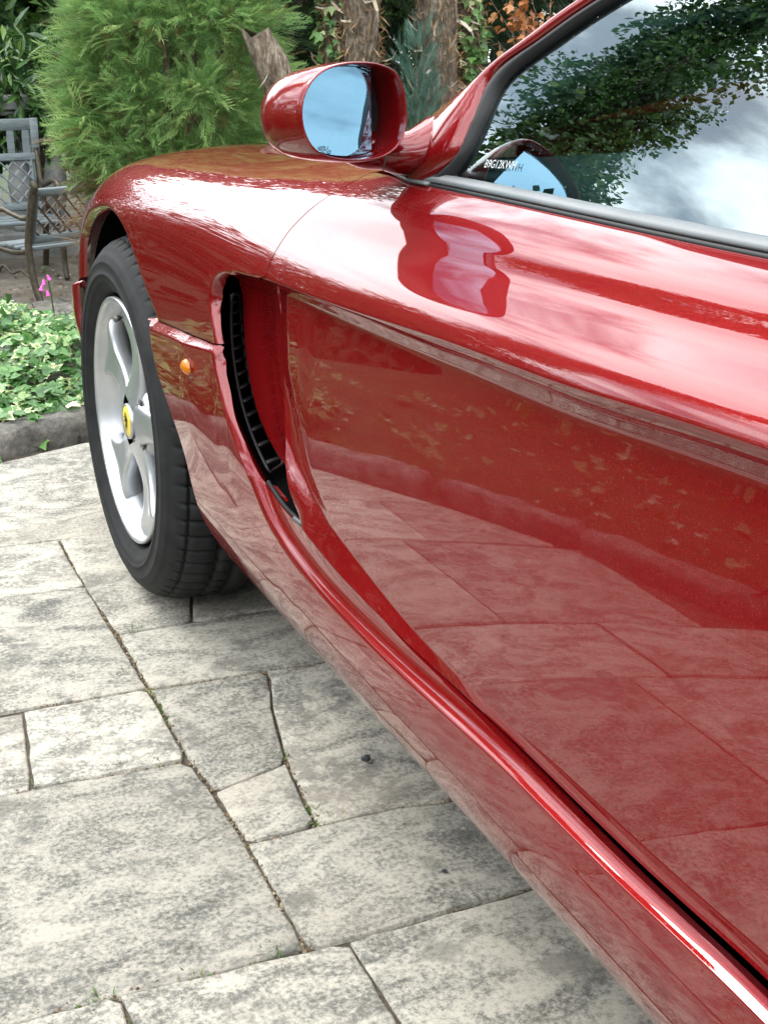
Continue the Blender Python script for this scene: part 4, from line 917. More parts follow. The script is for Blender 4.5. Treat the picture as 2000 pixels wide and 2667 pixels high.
# kerb stones, rounded on top
kerb = tag(bpy.data.objects.new('kerb', None), kind='structure'); COL.objects.link(kerb)
def kerb_stones():
    C = resample(KERB, .02); i = 20
    L0 = 23
    # let one joint fall where the photo shows it
    while i < len(C)-L0-2:
        seg = C[i:i+L0+rnd.randint(-2, 3)]; seg = seg[1:-1] if len(seg) > 4 else seg; ln = len(seg)
        prof_ = [(-.048, -.05), (-.054, .028), (-.046, .050), (-.030, .062), (-.005, .066), (.025, .064), (.045, .055), (.055, .035), (.055, -.05)]
        v = []; f = []; m = len(prof_)
        for k in range(0, ln, 3):
            kk = min(k, ln-1); t = seg[min(kk+1, ln-1)]-seg[max(kk-1, 0)]; t /= np.linalg.norm(t); nrm = np.array([t[1], -t[0]])
            endk = .94 if kk in (0, ln-1) else 1
            for a, z in prof_:
                p = seg[kk]-nrm*a*endk+nrng.normal(0, .0045, 2); v.append((p[0], p[1], z*(endk if z > 0 else 1)+nrng.normal(0, .004)))
        rows = len(v)//m
        for r_ in range(rows-1):
            for q in range(m-1): f.append((r_*m+q, r_*m+q+1, (r_+1)*m+q+1, (r_+1)*m+q))
        f.append(tuple(range(m))); f.append(tuple(range((rows-1)*m, rows*m))[::-1])
        o = mk('kerb_stone', v, f, M['kerb'], kerb)
        bmm = bmesh.new(); bmm.from_mesh(o.data); bmesh.ops.recalc_face_normals(bmm, faces=bmm.faces); bmm.to_mesh(o.data); bmm.free()
        i += ln
kerb_stones()

# ------------------------------------------------------------------ vegetation
def fast(name, V, F, mat_, parent=None, tone=None, smooth=False):
    V = np.ascontiguousarray(V, np.float32); F = np.ascontiguousarray(F, np.int32); n, k = F.shape
    me = bpy.data.meshes.new(name); me.vertices.add(len(V)); me.vertices.foreach_set('co', V.ravel())
    me.loops.add(n*k); me.loops.foreach_set('vertex_index', F.ravel()); me.polygons.add(n)
    me.polygons.foreach_set('loop_start', np.arange(0, n*k, k, dtype=np.int32))
    me.update(calc_edges=True); me.validate()
    me.polygons.foreach_set('use_smooth', np.full(n, smooth))
    if tone is not None:
        a = me.attributes.new('tone', 'FLOAT', 'POINT'); a.data.foreach_set('value', np.ascontiguousarray(tone, np.float32))
    me.materials.append(mat_); o = bpy.data.objects.new(name, me); COL.objects.link(o)
    if parent is not None: o.parent = parent
    return o
def leaf_mat(name, stops, rough=.45, trans=.3, spec=.5):
    m = mat(name, (.1, .2, .05), rough); nt = m.node_tree; b = nt.nodes['Principled BSDF']; b.inputs['Specular IOR Level'].default_value = spec
    at_ = N(nt, 'ShaderNodeAttribute', attribute_name='tone'); r = ramp(nt, stops); nt.links.new(at_.outputs['Fac'], r.inputs[0]); nt.links.new(r.outputs[0], b.inputs['Base Color'])
    tl = N(nt, 'ShaderNodeBsdfTranslucent'); nt.links.new(r.outputs[0], tl.inputs[0]); mx = N(nt, 'ShaderNodeMixShader', i_Fac=trans) if False else N(nt, 'ShaderNodeMixShader')
    mx.inputs[0].default_value = trans; nt.links.new(b.outputs[0], mx.inputs[1]); nt.links.new(tl.outputs[0], mx.inputs[2]); nt.links.new(mx.outputs[0], nt.nodes['Material Output'].inputs[0])
    return m
M['thuja'] = leaf_mat('conifer_green', [(0, (.20, .11, .05)), (.08, (.11, .13, .045)), (.35, (.13, .26, .085)), (.7, (.23, .40, .13)), (1, (.42, .55, .20))], .6, .5)
M['leaf'] = leaf_mat('broadleaf_green', [(0, (.02, .05, .015)), (.4, (.045, .115, .025)), (.8, (.09, .19, .035)), (1, (.20, .30, .05))], .38, .3)
M['laurel'] = leaf_mat('glossy_laurel', [(0, (.02, .05, .018)), (.5, (.045, .12, .03)), (.85, (.10, .20, .04)), (1, (.24, .33, .06))], .22, .2, .7)
M['ivy'] = leaf_mat('variegated_ivy', [(0, (.025, .07, .02)), (.4, (.075, .20, .05)), (.72, (.16, .32, .09)), (.86, (.46, .52, .24)), (1, (.74, .74, .50))], .36, .25)
M['beltleaf'] = leaf_mat('belt_leaf_green', [(0, (.006, .014, .005)), (.5, (.018, .042, .012)), (.9, (.04, .075, .018)), (1, (.09, .11, .02))], .5, .2)
M['darkleaf'] = leaf_mat('dark_conifer', [(0, (.008, .018, .008)), (.5, (.018, .045, .016)), (1, (.045, .10, .03))], .55, .2)
M['bluecon'] = leaf_mat('blue_green_conifer', [(0, (.03, .08, .06)), (1, (.10, .22, .16))], .55, .2)
M['maple'] = leaf_mat('copper_leaf', [(0, (.22, .07, .02)), (.5, (.42, .16, .05)), (1, (.55, .30, .12))], .45, .35)
M['dead'] = leaf_mat('dead_twig', [(0, (.10, .05, .02)), (.6, (.24, .14, .06)), (1, (.38, .27, .14))], .8, .1)
M['straw'] = leaf_mat('dry_frond', [(0, (.26, .19, .11)), (.6, (.50, .42, .30)), (1, (.75, .70, .60))], .7, .2)
M['grass'] = leaf_mat('grass_blade', [(0, (.05, .12, .02)), (.7, (.12, .24, .05)), (1, (.35, .33, .14))], .5, .3)
M['litter'] = leaf_mat('leaf_litter', [(0, (.08, .05, .03)), (.5, (.24, .18, .10)), (.8, (.42, .38, .30)), (1, (.62, .60, .54))], .85, .1)
M['bark'] = noise_col(mat('palm_fibre_bark', (.16, .11, .07), .95), [(.38, (.045, .034, .025)), (.5, (.15, .115, .08)), (.62, (.34, .29, .22))], scale=26, detail=10, rough=.75, mapping=(1.6, 1.6, .5), bump=1.0, bscale=60, bdist=.02)
M['cutwood'] = noise_col(mat('weathered_cut_wood', (.4, .33, .24), .9), [(.3, (.22, .17, .12)), (.7, (.52, .45, .35))], scale=30, bump=.4, bscale=90, bdist=.005)
def frames(D, up_jit=1.0):
    """orthonormal frames along D with random roll: returns (n,3,3) rows = axis, side, normal"""
    D = D/np.linalg.norm(D, axis=1, keepdims=True); r = nrng.normal(0, 1, D.shape); s = np.cross(D, r); s /= np.linalg.norm(s, axis=1, keepdims=True); return np.stack([D, s, np.cross(D, s)], 1)
def frames_up(D, Nn):
    D = D/np.linalg.norm(D, axis=1, keepdims=True); s = np.cross(Nn, D); s /= np.linalg.norm(s, axis=1, keepdims=True)+1e-9; return np.stack([D, s, np.cross(D, s)], 1)
def stamp(T, TF, P, Fr, sc_):
    """template (k,3), faces (m,q) stamped at P with frames Fr and scale"""
    n = len(P); k = len(T); V = np.einsum('ka,nab->nkb', T, Fr)*np.asarray(sc_).reshape(-1, 1, 1)+P[:, None, :]
    F = TF[None]+(np.arange(n)*k)[:, None, None]; return V.reshape(-1, 3), F.reshape(-1, TF.shape[1])
LEAF_T = np.array([(0, 0, 0), (.30, .20, .05), (.30, 0, 0), (.30, -.20, .05), (.68, .17, .02), (.70, 0, -.04), (.68, -.17, .02), (1, 0, -.10)], float)
LEAF_F = np.array([(0, 1, 2), (0, 2, 3), (1, 4, 5), (1, 5, 2), (2, 5, 6), (2, 6, 3), (4, 7, 5), (5, 7, 6)])
LONG_T = LEAF_T*np.array([1, .62, 1])
DIA_T = np.array([(0, 0, 0), (.5, .30, .04), (1, 0, -.06), (.5, -.30, .04)], float); DIA_F = np.array([(0, 1, 2, 3)])
IVY_T = np.array([(0, 0, 0), (.08, .34, .03), (.38, .48, .0), (.48, .24, .03), (1, 0, -.06), (.48, -.24, .03), (.38, -.48, 0), (.08, -.34, .03), (.4, 0, -.02)], float)
IVY_F = np.array([(8, 0, 1), (8, 1, 2), (8, 2, 3), (8, 3, 4), (8, 4, 5), (8, 5, 6), (8, 6, 7), (8, 7, 0)])
def spray_template():
    T = []; F = []; K = 6
    def q(a, b, w):
        a = np.array(a); b = np.array(b); d = b-a; s = np.array([-d[1], d[0], 0]); s /= np.linalg.norm(s)+1e-9; i = len(T); T.extend([a, a+d*.45+s*w, b, a+d*.45-s*w]); F.append((i, i+1, i+2, i+3))
    def c(t): return np.array([t, .05*sin(t*5), -.25*t*t+.05*t])
    for k in range(4): q(c(k/4), c((k+1.3)/4), .014)
    for k in range(K):
        t = .12+.80*k/K; L = .50*(1-.5*t)
        for sg in (1, -1):
            a = c(t+.05*sg); b = a+np.array([L*.86, sg*L*.50, -.12*L+.05*sg]); q(a, b, .014)
            m = a*.5+b*.5; q(m, m+np.array([L*.40, sg*L*.02, .02]), .012)
    return np.array(T), np.array(F)
SPR_T, SPR_F = spray_template()
def blob_points(n, blobs, shell=.55):
    """points on/in a set of ellipsoid lobes [(c, r3)]; returns P, outward N"""
    w = np.array([r[0]*r[1]+r[1]*r[2]+r[0]*r[2] for _, r in blobs]); w /= w.sum(); k = nrng.choice(len(blobs), n, p=w)
    d = nrng.normal(0, 1, (n, 3)); d /= np.linalg.norm(d, axis=1, keepdims=True); rad = 1-(1-shell)*nrng.random(n)**2.2
    c = np.array([b[0] for b in blobs])[k]; r = np.array([b[1] for b in blobs])[k]
    nn = d/r; nn /= np.linalg.norm(nn, axis=1, keepdims=True); return c+d*r*rad[:, None], nn, rad
def lumps(c, r, n, size, flat=1.0, seed=None):
    """a crown made of many small lobes scattered over an ellipsoid"""
    out = []
    for _ in range(n):
        d = nrng.normal(0, 1, 3); d /= np.linalg.norm(d); q = nrng.uniform(.55, .98); s = size*nrng.uniform(.6, 1.35); out.append((np.array(c)+d*np.array(r)*q, np.array([s, s, s*flat])))
    return out
def leaf_crown(name, blobs, n, size, mat_, parent, T=LEAF_T, F=LEAF_F, droop=.3, shell=.5, lo=.0, hi=1., zmin=None):
    P, nn, rad = blob_points(n, blobs, shell)
    if zmin is not None: k = P[:, 2] > zmin; P, nn = P[k], nn[k]; n = len(P)
    D = nn*.7+nrng.normal(0, .55, (n, 3)); D[:, 2] -= droop; nrm = nn+nrng.normal(0, .45, (n, 3))+np.array([0, 0, .6]); Fr = frames_up(D, nrm)
    s = size*nrng.uniform(.6, 1.35, n); V, FF = stamp(T, F, P, Fr, s); tn = np.repeat(np.clip(nrng.beta(2.2, 2.2, n)*(hi-lo)+lo, 0, 1), len(T))
    return fast(name, V, FF, mat_, parent, tn)
def trunk(bm, pts, rads, n=14): return tube(bm, smooth_pts(np.array(pts, float), 6), np.interp(np.linspace(0, 1, (len(pts)-1)*6+1), np.linspace(0, 1, len(rads)), rads), n)
TZ = -.40
# big feathery conifer by the bench
def thuja():
    c = np.array([1.09, 3.8, .62]); base = np.array([1.10, 3.85, TZ])
    t = thing('conifer_shrub', 'large feathery light green conifer bush beside the slatted garden benches', 'shrub', tuple(base))
    loc = lambda P: np.asarray(P)-base
    bm = bmesh.new()
    for k in range(7):
        a = k*.9; trunk(bm, [(.03*cos(a), .03*sin(a), -.05), (.12*cos(a), .12*sin(a), .5), (.28*cos(a), .25*sin(a), 1.1), (.34*cos(a), .3*sin(a), 1.7)], [.035, .028, .018, .006], 8)
    from_bm('trunk', bm, M['bark'], t)
    bl = []
    for z, rx, ry, m in ((.40, .30, .34, 12), (.52, .38, .42, 20), (.76, .42, .44, 22), (1.05, .39, .42, 22), (1.35, .34, .36, 18), (1.65, .24, .26, 14), (1.95, .14, .14, 8)):
        for k in range(m):
            a = 2*pi*k/m+nrng.uniform(-.2, .2); s = nrng.uniform(.08, .15); q = nrng.uniform(.72, 1.0)
            bl.append((c+np.array([rx*.98*cos(a)*q+.12*(z-.55), ry*sin(a)*q, z-.62+nrng.uniform(-.1, .1)+.0]), np.array([s, s, s*.8])))
    P, nn, rad = blob_points(17000, bl, .25); D = (P-c)*np.array([1, 1, .25]); D /= np.linalg.norm(D, axis=1, keepdims=True); D = D*.8+nn*.5+nrng.normal(0, .40, P.shape); D[:, 2] += .12
    nrm = nrng.normal(0, .5, P.shape)+np.array([0, 0, 1.0]); Fr = frames_up(D, nrm); s = nrng.uniform(.06, .14, len(P)); V, F = stamp(SPR_T, SPR_F, loc(P), Fr, s)
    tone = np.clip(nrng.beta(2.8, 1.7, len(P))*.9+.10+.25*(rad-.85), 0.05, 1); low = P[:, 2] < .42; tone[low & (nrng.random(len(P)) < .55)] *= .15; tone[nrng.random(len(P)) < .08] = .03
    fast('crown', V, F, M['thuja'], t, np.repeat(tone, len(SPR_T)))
    # bare brown twigs low on the bench side
    n = 2400; a = nrng.uniform(2.5, 5.2, n); P = np.stack([c[0]+.40*np.cos(a)*nrng.uniform(.6, 1.1, n), c[1]+.42*np.sin(a)*nrng.uniform(.6, 1.1, n), nrng.uniform(.10, .50, n)], -1)
    D = (P-c)*np.array([1, 1, .0])+nrng.normal(0, .30, P.shape); D[:, 2] -= .12; T = np.array([(0, -.008, 0), (0, .008, 0), (.5, .007, .06), (.5, -.007, .06), (1, .003, -.02), (1, -.003, -.02)], float); TFq = np.array([(0, 1, 2, 3), (3, 2, 4, 5)])
    V, F = stamp(T, TFq, loc(P), frames(D), nrng.uniform(.05, .15, n)); fast('dead_twigs', V, F, M['dead'], t, np.repeat(nrng.random(n), 6))['kind'] = 'stuff'
thuja()
def broad_tree(name, label, cat, base, h, blobs, n, size, mat_, tr=.09, group=None, T=LEAF_T, F=LEAF_F, lean=(0, 0), droop=.3, shell=.5, part='crown', limbs=6):
    base = np.array(base, float); t = thing(name, label, cat, tuple(base), group); bm = bmesh.new()
    top = np.array([lean[0], lean[1], h*.72]); trunk(bm, [(0, 0, -.1), top*.35+nrng.normal(0, .03, 3), top*.7+nrng.normal(0, .05, 3), top], [tr*1.25, tr, tr*.7, tr*.3], 10)
    for b in sorted(blobs, key=lambda q: -q[1][0])[:limbs]:
        e = np.array(b[0])-base; s0 = top*min(.85, max(.3, .6*e[2]/max(h, .1))); trunk(bm, [s0, (s0+e)/2+nrng.normal(0, .08*h/3, 3), e], [tr*.45, tr*.28, tr*.1], 7)
    from_bm('trunk', bm, M['bark'], t)
    bl = [(np.array(c)-base, r) for c, r in blobs]; leaf_crown(part, bl, n, size, mat_, t, T, F, droop, shell)
    return t

# ------------------------------------------------------------------ plants and trunks behind the car
def A3(u, v, Y): return at(u, v, Y=Y)
# sawn-off leaning trunk
def stump():
    top = A3(676, 92, 3.25); bot = A3(742, 260, 3.25); ax = (bot-top)/abs(bot[2]-top[2]); foot = top+ax*(top[2]-TZ); foot[1] += .0
    t = thing('tree_stump', 'leaning sawn-off tree stump with a jagged pale top behind the conifer', 'stump', tuple(foot)); e = top-foot
    bm = bmesh.new(); r_ = tube(bm, [e*k for k in np.linspace(-.03, 1, 14)], [.078-.008*k for k in np.linspace(0, 1, 14)], 20)
    for ring in r_[1:]:
        for v_ in ring: v_.co += Vector(nrng.normal(0, .003, 3))
    for v_ in r_[-1]:
        v_.co += Vector((0, 0, .030*(-1 if v_.co.x > e[0]+.02 else .4)+rnd.uniform(-.012, .012)))
    for v_ in r_[-1]:
        if v_.co.x < e[0]-.055: v_.co += Vector((-.02, 0, .045))
    from_bm('trunk', bm, M['bark'], t)
    bm = bmesh.new(); ring = [bm.verts.new(e+Vector(((.062)*cos(a), .062*sin(a), -.006-.03*cos(a)))) for a in np.linspace(0, 2*pi, 20, endpoint=False)]; bm.faces.new(ring); from_bm('cut_face', bm, M['cutwood'], t, False)
    n = 16; P = np.array([e*k+np.array([.072*cos(a), .072*sin(a), 0]) for k, a in zip(nrng.uniform(.55, .98, n), nrng.uniform(0, 6.28, n))]); D = np.stack([nrng.normal(.05, .2, n), nrng.normal(0, .2, n), -np.ones(n)], -1)
    V, F = stamp(DIA_T*np.array([1, .18, 1]), DIA_F, P, frames(D), nrng.uniform(.06, .16, n)); fast('bark_strips', V, F, M['straw'], t, np.repeat(nrng.random(n), 4))['kind'] = 'stuff'
stump()
def palm(u0, u1, v, Y, label, ivy_side=None, strips=40, lean=0., h=3.0, ivy_n=260):
    a, b = A3(u0, v, Y), A3(u1, v, Y); c = (a+b)/2; r = np.linalg.norm(b-a)/2; foot = np.array([c[0], Y, TZ])
    t = thing('palm_trunk', label, 'palm trunk', tuple(foot), 'fibrous palm trunks behind the car')
    bm = bmesh.new(); zs = np.linspace(-.05, h, 26); rg = tube(bm, [(lean*z, 0, z) for z in zs], [r*(1.06+.05*sin(z*9)-.03*z/h) for z in zs], 22)
    for ring in rg:
        for v_ in ring: v_.co += Vector(nrng.normal(0, .0055, 3))
    from_bm('trunk', bm, M['bark'], t)
    n = strips; z = nrng.uniform(.9, 2.4, n); an = nrng.uniform(0, 2*pi, n); P = np.stack([lean*z+r*.98*np.cos(an), r*.98*np.sin(an), z], -1)
    D = np.stack([np.cos(an)*nrng.uniform(.3, 1.0, n), np.sin(an)*nrng.uniform(.3, 1.0, n), nrng.normal(.15, .65, n)], -1)
    T = np.array([(0, -.06, 0), (0, .06, 0), (.35, .07, .14), (.35, -.07, .14), (.70, .05, .10), (.70, -.05, .10), (.95, .012, -.22), (.95, -.012, -.22)], float); TF = np.array([(0, 1, 2, 3), (3, 2, 4, 5), (5, 4, 6, 7)])
    Fr = frames(D); sz = nrng.uniform(.06, .17, n); tn = nrng.beta(3, 1.2, n)
    for k in range(n): V, F = stamp(T, TF, P[k:k+1], Fr[k:k+1], sz[k:k+1]); fast('dry_leaf_base', V, F, M['straw'], t, np.repeat(tn[k], 8))
    # fibre hairs
    n = 1500; z = nrng.uniform(.7, 2.2, n); an = nrng.uniform(0, 2*pi, n); P = np.stack([lean*z+r*np.cos(an), r*np.sin(an), z], -1); D = np.stack([np.cos(an)*.5+nrng.normal(0, .4, n), np.sin(an)*.5+nrng.normal(0, .4, n), nrng.normal(-.1, .9, n)], -1)
    V, F = stamp(DIA_T*np.array([1, .16, 1]), DIA_F, P, frames(D), nrng.uniform(.03, .10, n)); fast('fibre', V, F, M['dead'], t, np.repeat(nrng.random(n), 4))['kind'] = 'stuff'
    if ivy_side is not None:
        n = ivy_n; z = nrng.uniform(.5, 2.2, n); an = ivy_side+nrng.normal(0, .75, n); P = np.stack([lean*z+(r+.02)*np.cos(an), (r+.02)*np.sin(an), z], -1)+nrng.normal(0, .02, (n, 3))
        D = np.stack([np.cos(an)*.4, np.sin(an)*.4, -np.ones(n)*.6], -1)+nrng.normal(0, .5, (n, 3)); nrm = np.stack([np.cos(an), np.sin(an), 0*an+.5], -1)+nrng.normal(0, .4, (n, 3))
        V, F = stamp(IVY_T, IVY_F, P, frames_up(D, nrm), nrng.uniform(.035, .075, n)); fast('climbing_ivy', V, F, M['ivy'], t, np.repeat(nrng.uniform(.3, .95, n), 9))
    return t
palm(838, 893, 60, 5.4, 'slim palm trunk overgrown with pale ivy, next to the sawn-off stump', 3.9, 46, .01)
palm(905, 985, 60, 5.15, 'bare brown fibrous palm trunk with curled white leaf bases, right beside the ivy-clad slim one', None, 70, -.004)
palm(1112, 1200, 60, 5.2, 'thick brown palm trunk standing between the blue-green conifer and an ivy-covered trunk', None, 60, -.03)
palm(1205, 1262, 60, 5.5, 'palm trunk thickly covered in green ivy, next to the copper-leaved sapling', 4.7, 50, -.03, ivy_n=420)
# blue-green conifer between the trunks
cB = A3(1085, 300, 4.9); bl = [(np.array([cB[0]+nrng.uniform(-.05, .07)*(1.3-z), cB[1]+nrng.uniform(-.07, .07), TZ+.3+z*1.05]), np.array([.13, .13, .16])*(1.15-.55*z)) for z in np.linspace(0, 1, 16)]
tb = thing('dwarf_conifer', 'narrow blue-green conifer growing between the palm trunks', 'shrub', (cB[0], cB[1], TZ)); bm = bmesh.new(); trunk(bm, [(0, 0, -.05), (0, 0, .6), (0, 0, 1.2)], [.03, .02, .006], 8); from_bm('trunk', bm, M['bark'], tb)
P, nn, rad = blob_points(1500, bl, .4); D = nn*.5+np.array([0, 0, .9])+nrng.normal(0, .3, P.shape); V, F = stamp(SPR_T*np.array([1, .6, 1]), SPR_F, P-np.array([cB[0], cB[1], TZ]), frames(D), nrng.uniform(.06, .12, len(P))); fast('crown', V, F, M['bluecon'], tb, np.repeat(nrng.random(len(P)), len(SPR_T)))
# copper maple sapling
cM = A3(1330, 110, 5.0); mb = np.array([cM[0]+.25, cM[1], TZ]); tm = thing('maple_sapling', 'young sapling with copper-orange leaves behind the windscreen pillar', 'sapling', tuple(mb)); bm = bmesh.new(); tips = []
trunk(bm, [(0, 0, -.05), (.02, 0, .7), (-.03, .02, 1.3)], [.014, .010, .004], 7)
for k in range(22):
    s0 = np.array([0, 0, nrng.uniform(.8, 1.25)]); e = np.array([nrng.uniform(-.42, .12), nrng.uniform(-.20, .20), nrng.uniform(1.12, 1.62)]); trunk(bm, [s0, (s0+e)/2+np.array([0, 0, .04]), e], [.005, .004, .002], 5); tips += [s0*(1-t)+e*t for t in nrng.uniform(.45, 1.05, 16)]
from_bm('trunk', bm, M['bark'], tm); P = np.array(tips)+nrng.normal(0, .022, (len(tips), 3)); D = nrng.normal(0, .6, P.shape)+np.array([0, 0, -.5]); V, F = stamp(IVY_T*np.array([1, .8, 1]), IVY_F, P, frames_up(D, nrng.normal(0, .5, P.shape)+np.array([0, -.3, 1])), nrng.uniform(.04, .075, len(P))); fast('leaves', V, F, M['maple'], tm, np.repeat(nrng.random(len(P)), 9))
# dark conifers filling the back
def sprays(name, label, base, blobs, n, size, mat_, group, tr=.08, h=3., tone=(0, 1)):
    base = np.array(base, float); t = thing(name, label, 'tree', tuple(base), group); bm = bmesh.new(); trunk(bm, [(0, 0, -.1), (.02, 0, h*.5), (0, .02, h*.92)], [tr*1.2, tr*.8, tr*.2], 10)
    for c, r in blobs[::max(1, len(blobs)//10)]:
        e = np.array(c)-base; trunk(bm, [(0, 0, max(.1, e[2]*.8)), e*np.array([.5, .5, .92]), e], [tr*.3, tr*.2, tr*.06], 6)
    from_bm('trunk', bm, M['bark'], t)
    P, nn, rad = blob_points(n, blobs, .4); ax = np.array([base[0], base[1], 0]); D = (P-ax)*np.array([1, 1, 0]); D /= np.linalg.norm(D, axis=1, keepdims=True)+1e-6; D = D*.8+nn*.4+nrng.normal(0, .35, P.shape); nrm = nrng.normal(0, .45, P.shape)+np.array([0, 0, 1])
    V, F = stamp(SPR_T, SPR_F, P-base, frames_up(D, nrm), nrng.uniform(.7, 1.3, n)*size); tn = np.clip(nrng.beta(2, 2, n)*(tone[1]-tone[0])+tone[0], 0, 1); fast('crown', V, F, mat_, t, np.repeat(tn, len(SPR_T)))
def cone_blobs(base, h, r, n, s, z0=.1):
    out = []
    for k in range(n):
        z = z0+(1-z0)*(k+.5)/n; a = nrng.uniform(0, 2*pi); q = r*(1-.8*max(0, z-.35)/.65)*nrng.uniform(.45, 1.0); sz = s*nrng.uniform(.7, 1.25)*(1.1-.5*z); out.append((np.array([base[0]+q*cos(a), base[1]+q*sin(a), base[2]+h*z]), np.array([sz, sz, sz*.7])))
    return out
gC = 'dark conifers behind the palm trunks'
for (x, y, h, r, n, lab) in ((2.12, 6.3, 4.2, .70, 2600, 'tall dark conifer filling the gap between the stump and the slim ivy-clad palm'), (2.75, 6.6, 4.6, .95, 2600, 'tall dark conifer behind the two middle palm trunks'), (3.9, 6.6, 4.4, 1.0, 2600, 'tall dark conifer behind the copper-leaved sapling'), (5.2, 6.4, 4.0, 1.0, 1500, 'dark conifer at the end of the row, beyond the windscreen pillar')):
    sprays('conifer_tree', lab, (x, y, TZ), cone_blobs((x, y, TZ), h, r, 70, .30), n, .26, M['darkleaf'], gC, h=h)
# brighter low branches seen between the trunks
for (u, v, Y, lab) in ((720, 235, 4.95, 'low light green conifer bush between the stump and the first palm trunk'), (1030, 120, 5.9, 'mid green conifer showing between the two middle palm trunks')):
    c = A3(u, v, Y); base = (c[0], c[1], TZ); h = c[2]-TZ
    bl = [(np.array([c[0]+nrng.normal(0, .20), c[1]+nrng.normal(0, .12), TZ+h*z*nrng.uniform(.9, 1.0)+(.35 if Y > 5.5 else 0)*z]), np.array([.17, .17, .13])) for z in np.linspace(.15, 1.0, 26)]
    sprays('conifer_bush', lab, base, bl, 1500, .15, M['thuja'], 'light conifers between the trunks', .03, h, (.12, .75))
# laurel and lime-green tree over the balustrade
cL = A3(90, 180, 7.2); broad_tree('laurel_shrub', 'glossy dark-leaved laurel bush behind the stone balustrade', 'shrub', (cL[0], cL[1], TZ), 1.6, lumps((cL[0]-.05, cL[1], .62), (.55, .45, .42), 26, .16), 1500, .135, M['laurel'], .03, T=LONG_T, droop=.15)
cT = A3(120, 20, 8.6); broad_tree('garden_tree', 'mid-green leafy tree rising behind the laurel bush', 'tree', (cT[0], cT[1]+.3, TZ), 2.9, lumps((cT[0]-.1, cT[1]+.3, 1.75), (1.1, .8, .95), 40, .28), 4200, .13, M['leaf'], .07, droop=.35)
cT = A3(-150, 60, 8.2); broad_tree('garden_tree', 'leafy tree at the far end of the balustrade, beyond the laurel', 'tree', (cT[0]-.3, cT[1], TZ), 3.4, lumps((cT[0]-.3, cT[1], 1.6), (1.0, .8, 1.3), 36, .3), 3000, .13, M['leaf'], .08)

# ------------------------------------------------------------------ trees around the drive (seen in the paint and the glass)
gT = 'trees round the drive'
def big(x, y, h, r, n, lab, size=.15, m='leaf', z0=.25):
    bl = lumps((x, y, h*(.5+z0*.4)), (r, r, h*.42), 60, r*.30); return broad_tree('drive_tree', lab, 'tree', (x, y, .03), h, bl, n, size, M[m], .14, gT, T=DIA_T, F=DIA_F, shell=.35)

# a belt of trees closes the garden all round; a few stand taller
def belt_tree(x, y, h, r, n, lab, m='leaf', sz=.13):
    bl = lumps((x, y, h*.50), (r, r, h*.47), 60, r*.34); return broad_tree('belt_tree', lab, 'tree', (x, y, .03 if y < 2 else TZ), h, bl, n, sz, M[m], .09, gT, T=DIA_T, F=DIA_F, shell=.3)
where = [(-1.2, 9.6, 'behind the balustrade end'), (-3.2, 8.8, 'second along from the balustrade end'), (-5.0, 7.4, 'at the left corner of the lower garden'), (-6.2, 5.6, 'past the left corner of the lower garden'), (-6.9, 3.6, 'left of the lower garden steps'), (-7.3, 1.6, 'left of the bed, ahead of the front wheel'), (-7.5, -.4, 'left of the bed, level with the mirror'), (-7.6, -2.4, 'left of the bed, level with the seats'), (-7.4, -4.5, 'left of the bed, level with the boot'), (-6.4, -6.6, 'at the rear left corner of the drive'), (-4.4, -8.4, 'behind the drive, left of its middle'), (-2.0, -9.2, 'behind the drive, in line with the kerb'), (.6, -9.4, 'straight behind the car'), (3.2, -9.0, 'behind the drive, right of the car'), (5.6, -7.4, 'at the rear right corner of the drive'), (7.0, -5.0, 'right of the drive, level with the boot'), (7.4, -2.4, 'right of the drive, level with the seats'), (7.5, .2, 'right of the drive, level with the bonnet'), (7.4, 2.8, 'right of the drive, ahead of the bonnet'), (6.8, 5.0, 'right of the last dark conifer')]
for k, (x, y, lab) in enumerate(where): belt_tree(x, y, (3.0 if k < 2 else 3.6 if k < 5 else 3.4)+.5*sin(k*2.3)+.3*sin(k*5.1), 1.25, 9000 if k < 9 else 3200, 'rounded leafy tree '+lab, 'beltleaf', .085 if k < 9 else .14)
for x, y, lab in ((.2, 9.0, 'behind the middle of the balustrade'), (2.0, 9.2, 'behind the first dark conifer'), (3.6, 9.0, 'behind the second dark conifer'), (5.3, 8.6, 'behind the last dark conifer')): belt_tree(x, y, 3.2 if x < 1 else 5.2, 1.35, 9000, 'tall dark leafy tree '+lab, 'darkleaf', .14)
tb_ = [(np.array([-3.2+nrng.normal(0, .30)*(1.25-z/9), 6.4+nrng.normal(0, .30), z]), np.array([.46, .46, .40])*nrng.uniform(.7, 1.2)*(1.15-z/18)) for z in np.linspace(.9, 9.2, 80)]
tt_ = broad_tree('drive_tree', 'tall slender leafy tree rising left of the balustrade', 'tree', (-3.2, 6.4, TZ), 9.4, tb_, 32000, .060, M['leaf'], .07, gT, T=DIA_T, F=DIA_F, shell=.3)
leaf_crown('inner_foliage', [(c_-np.array([-3.2, 6.4, TZ]), r_*.78) for c_, r_ in tb_], 11000, .11, M['leaf'], tt_, DIA_T, DIA_F, .2, .2)
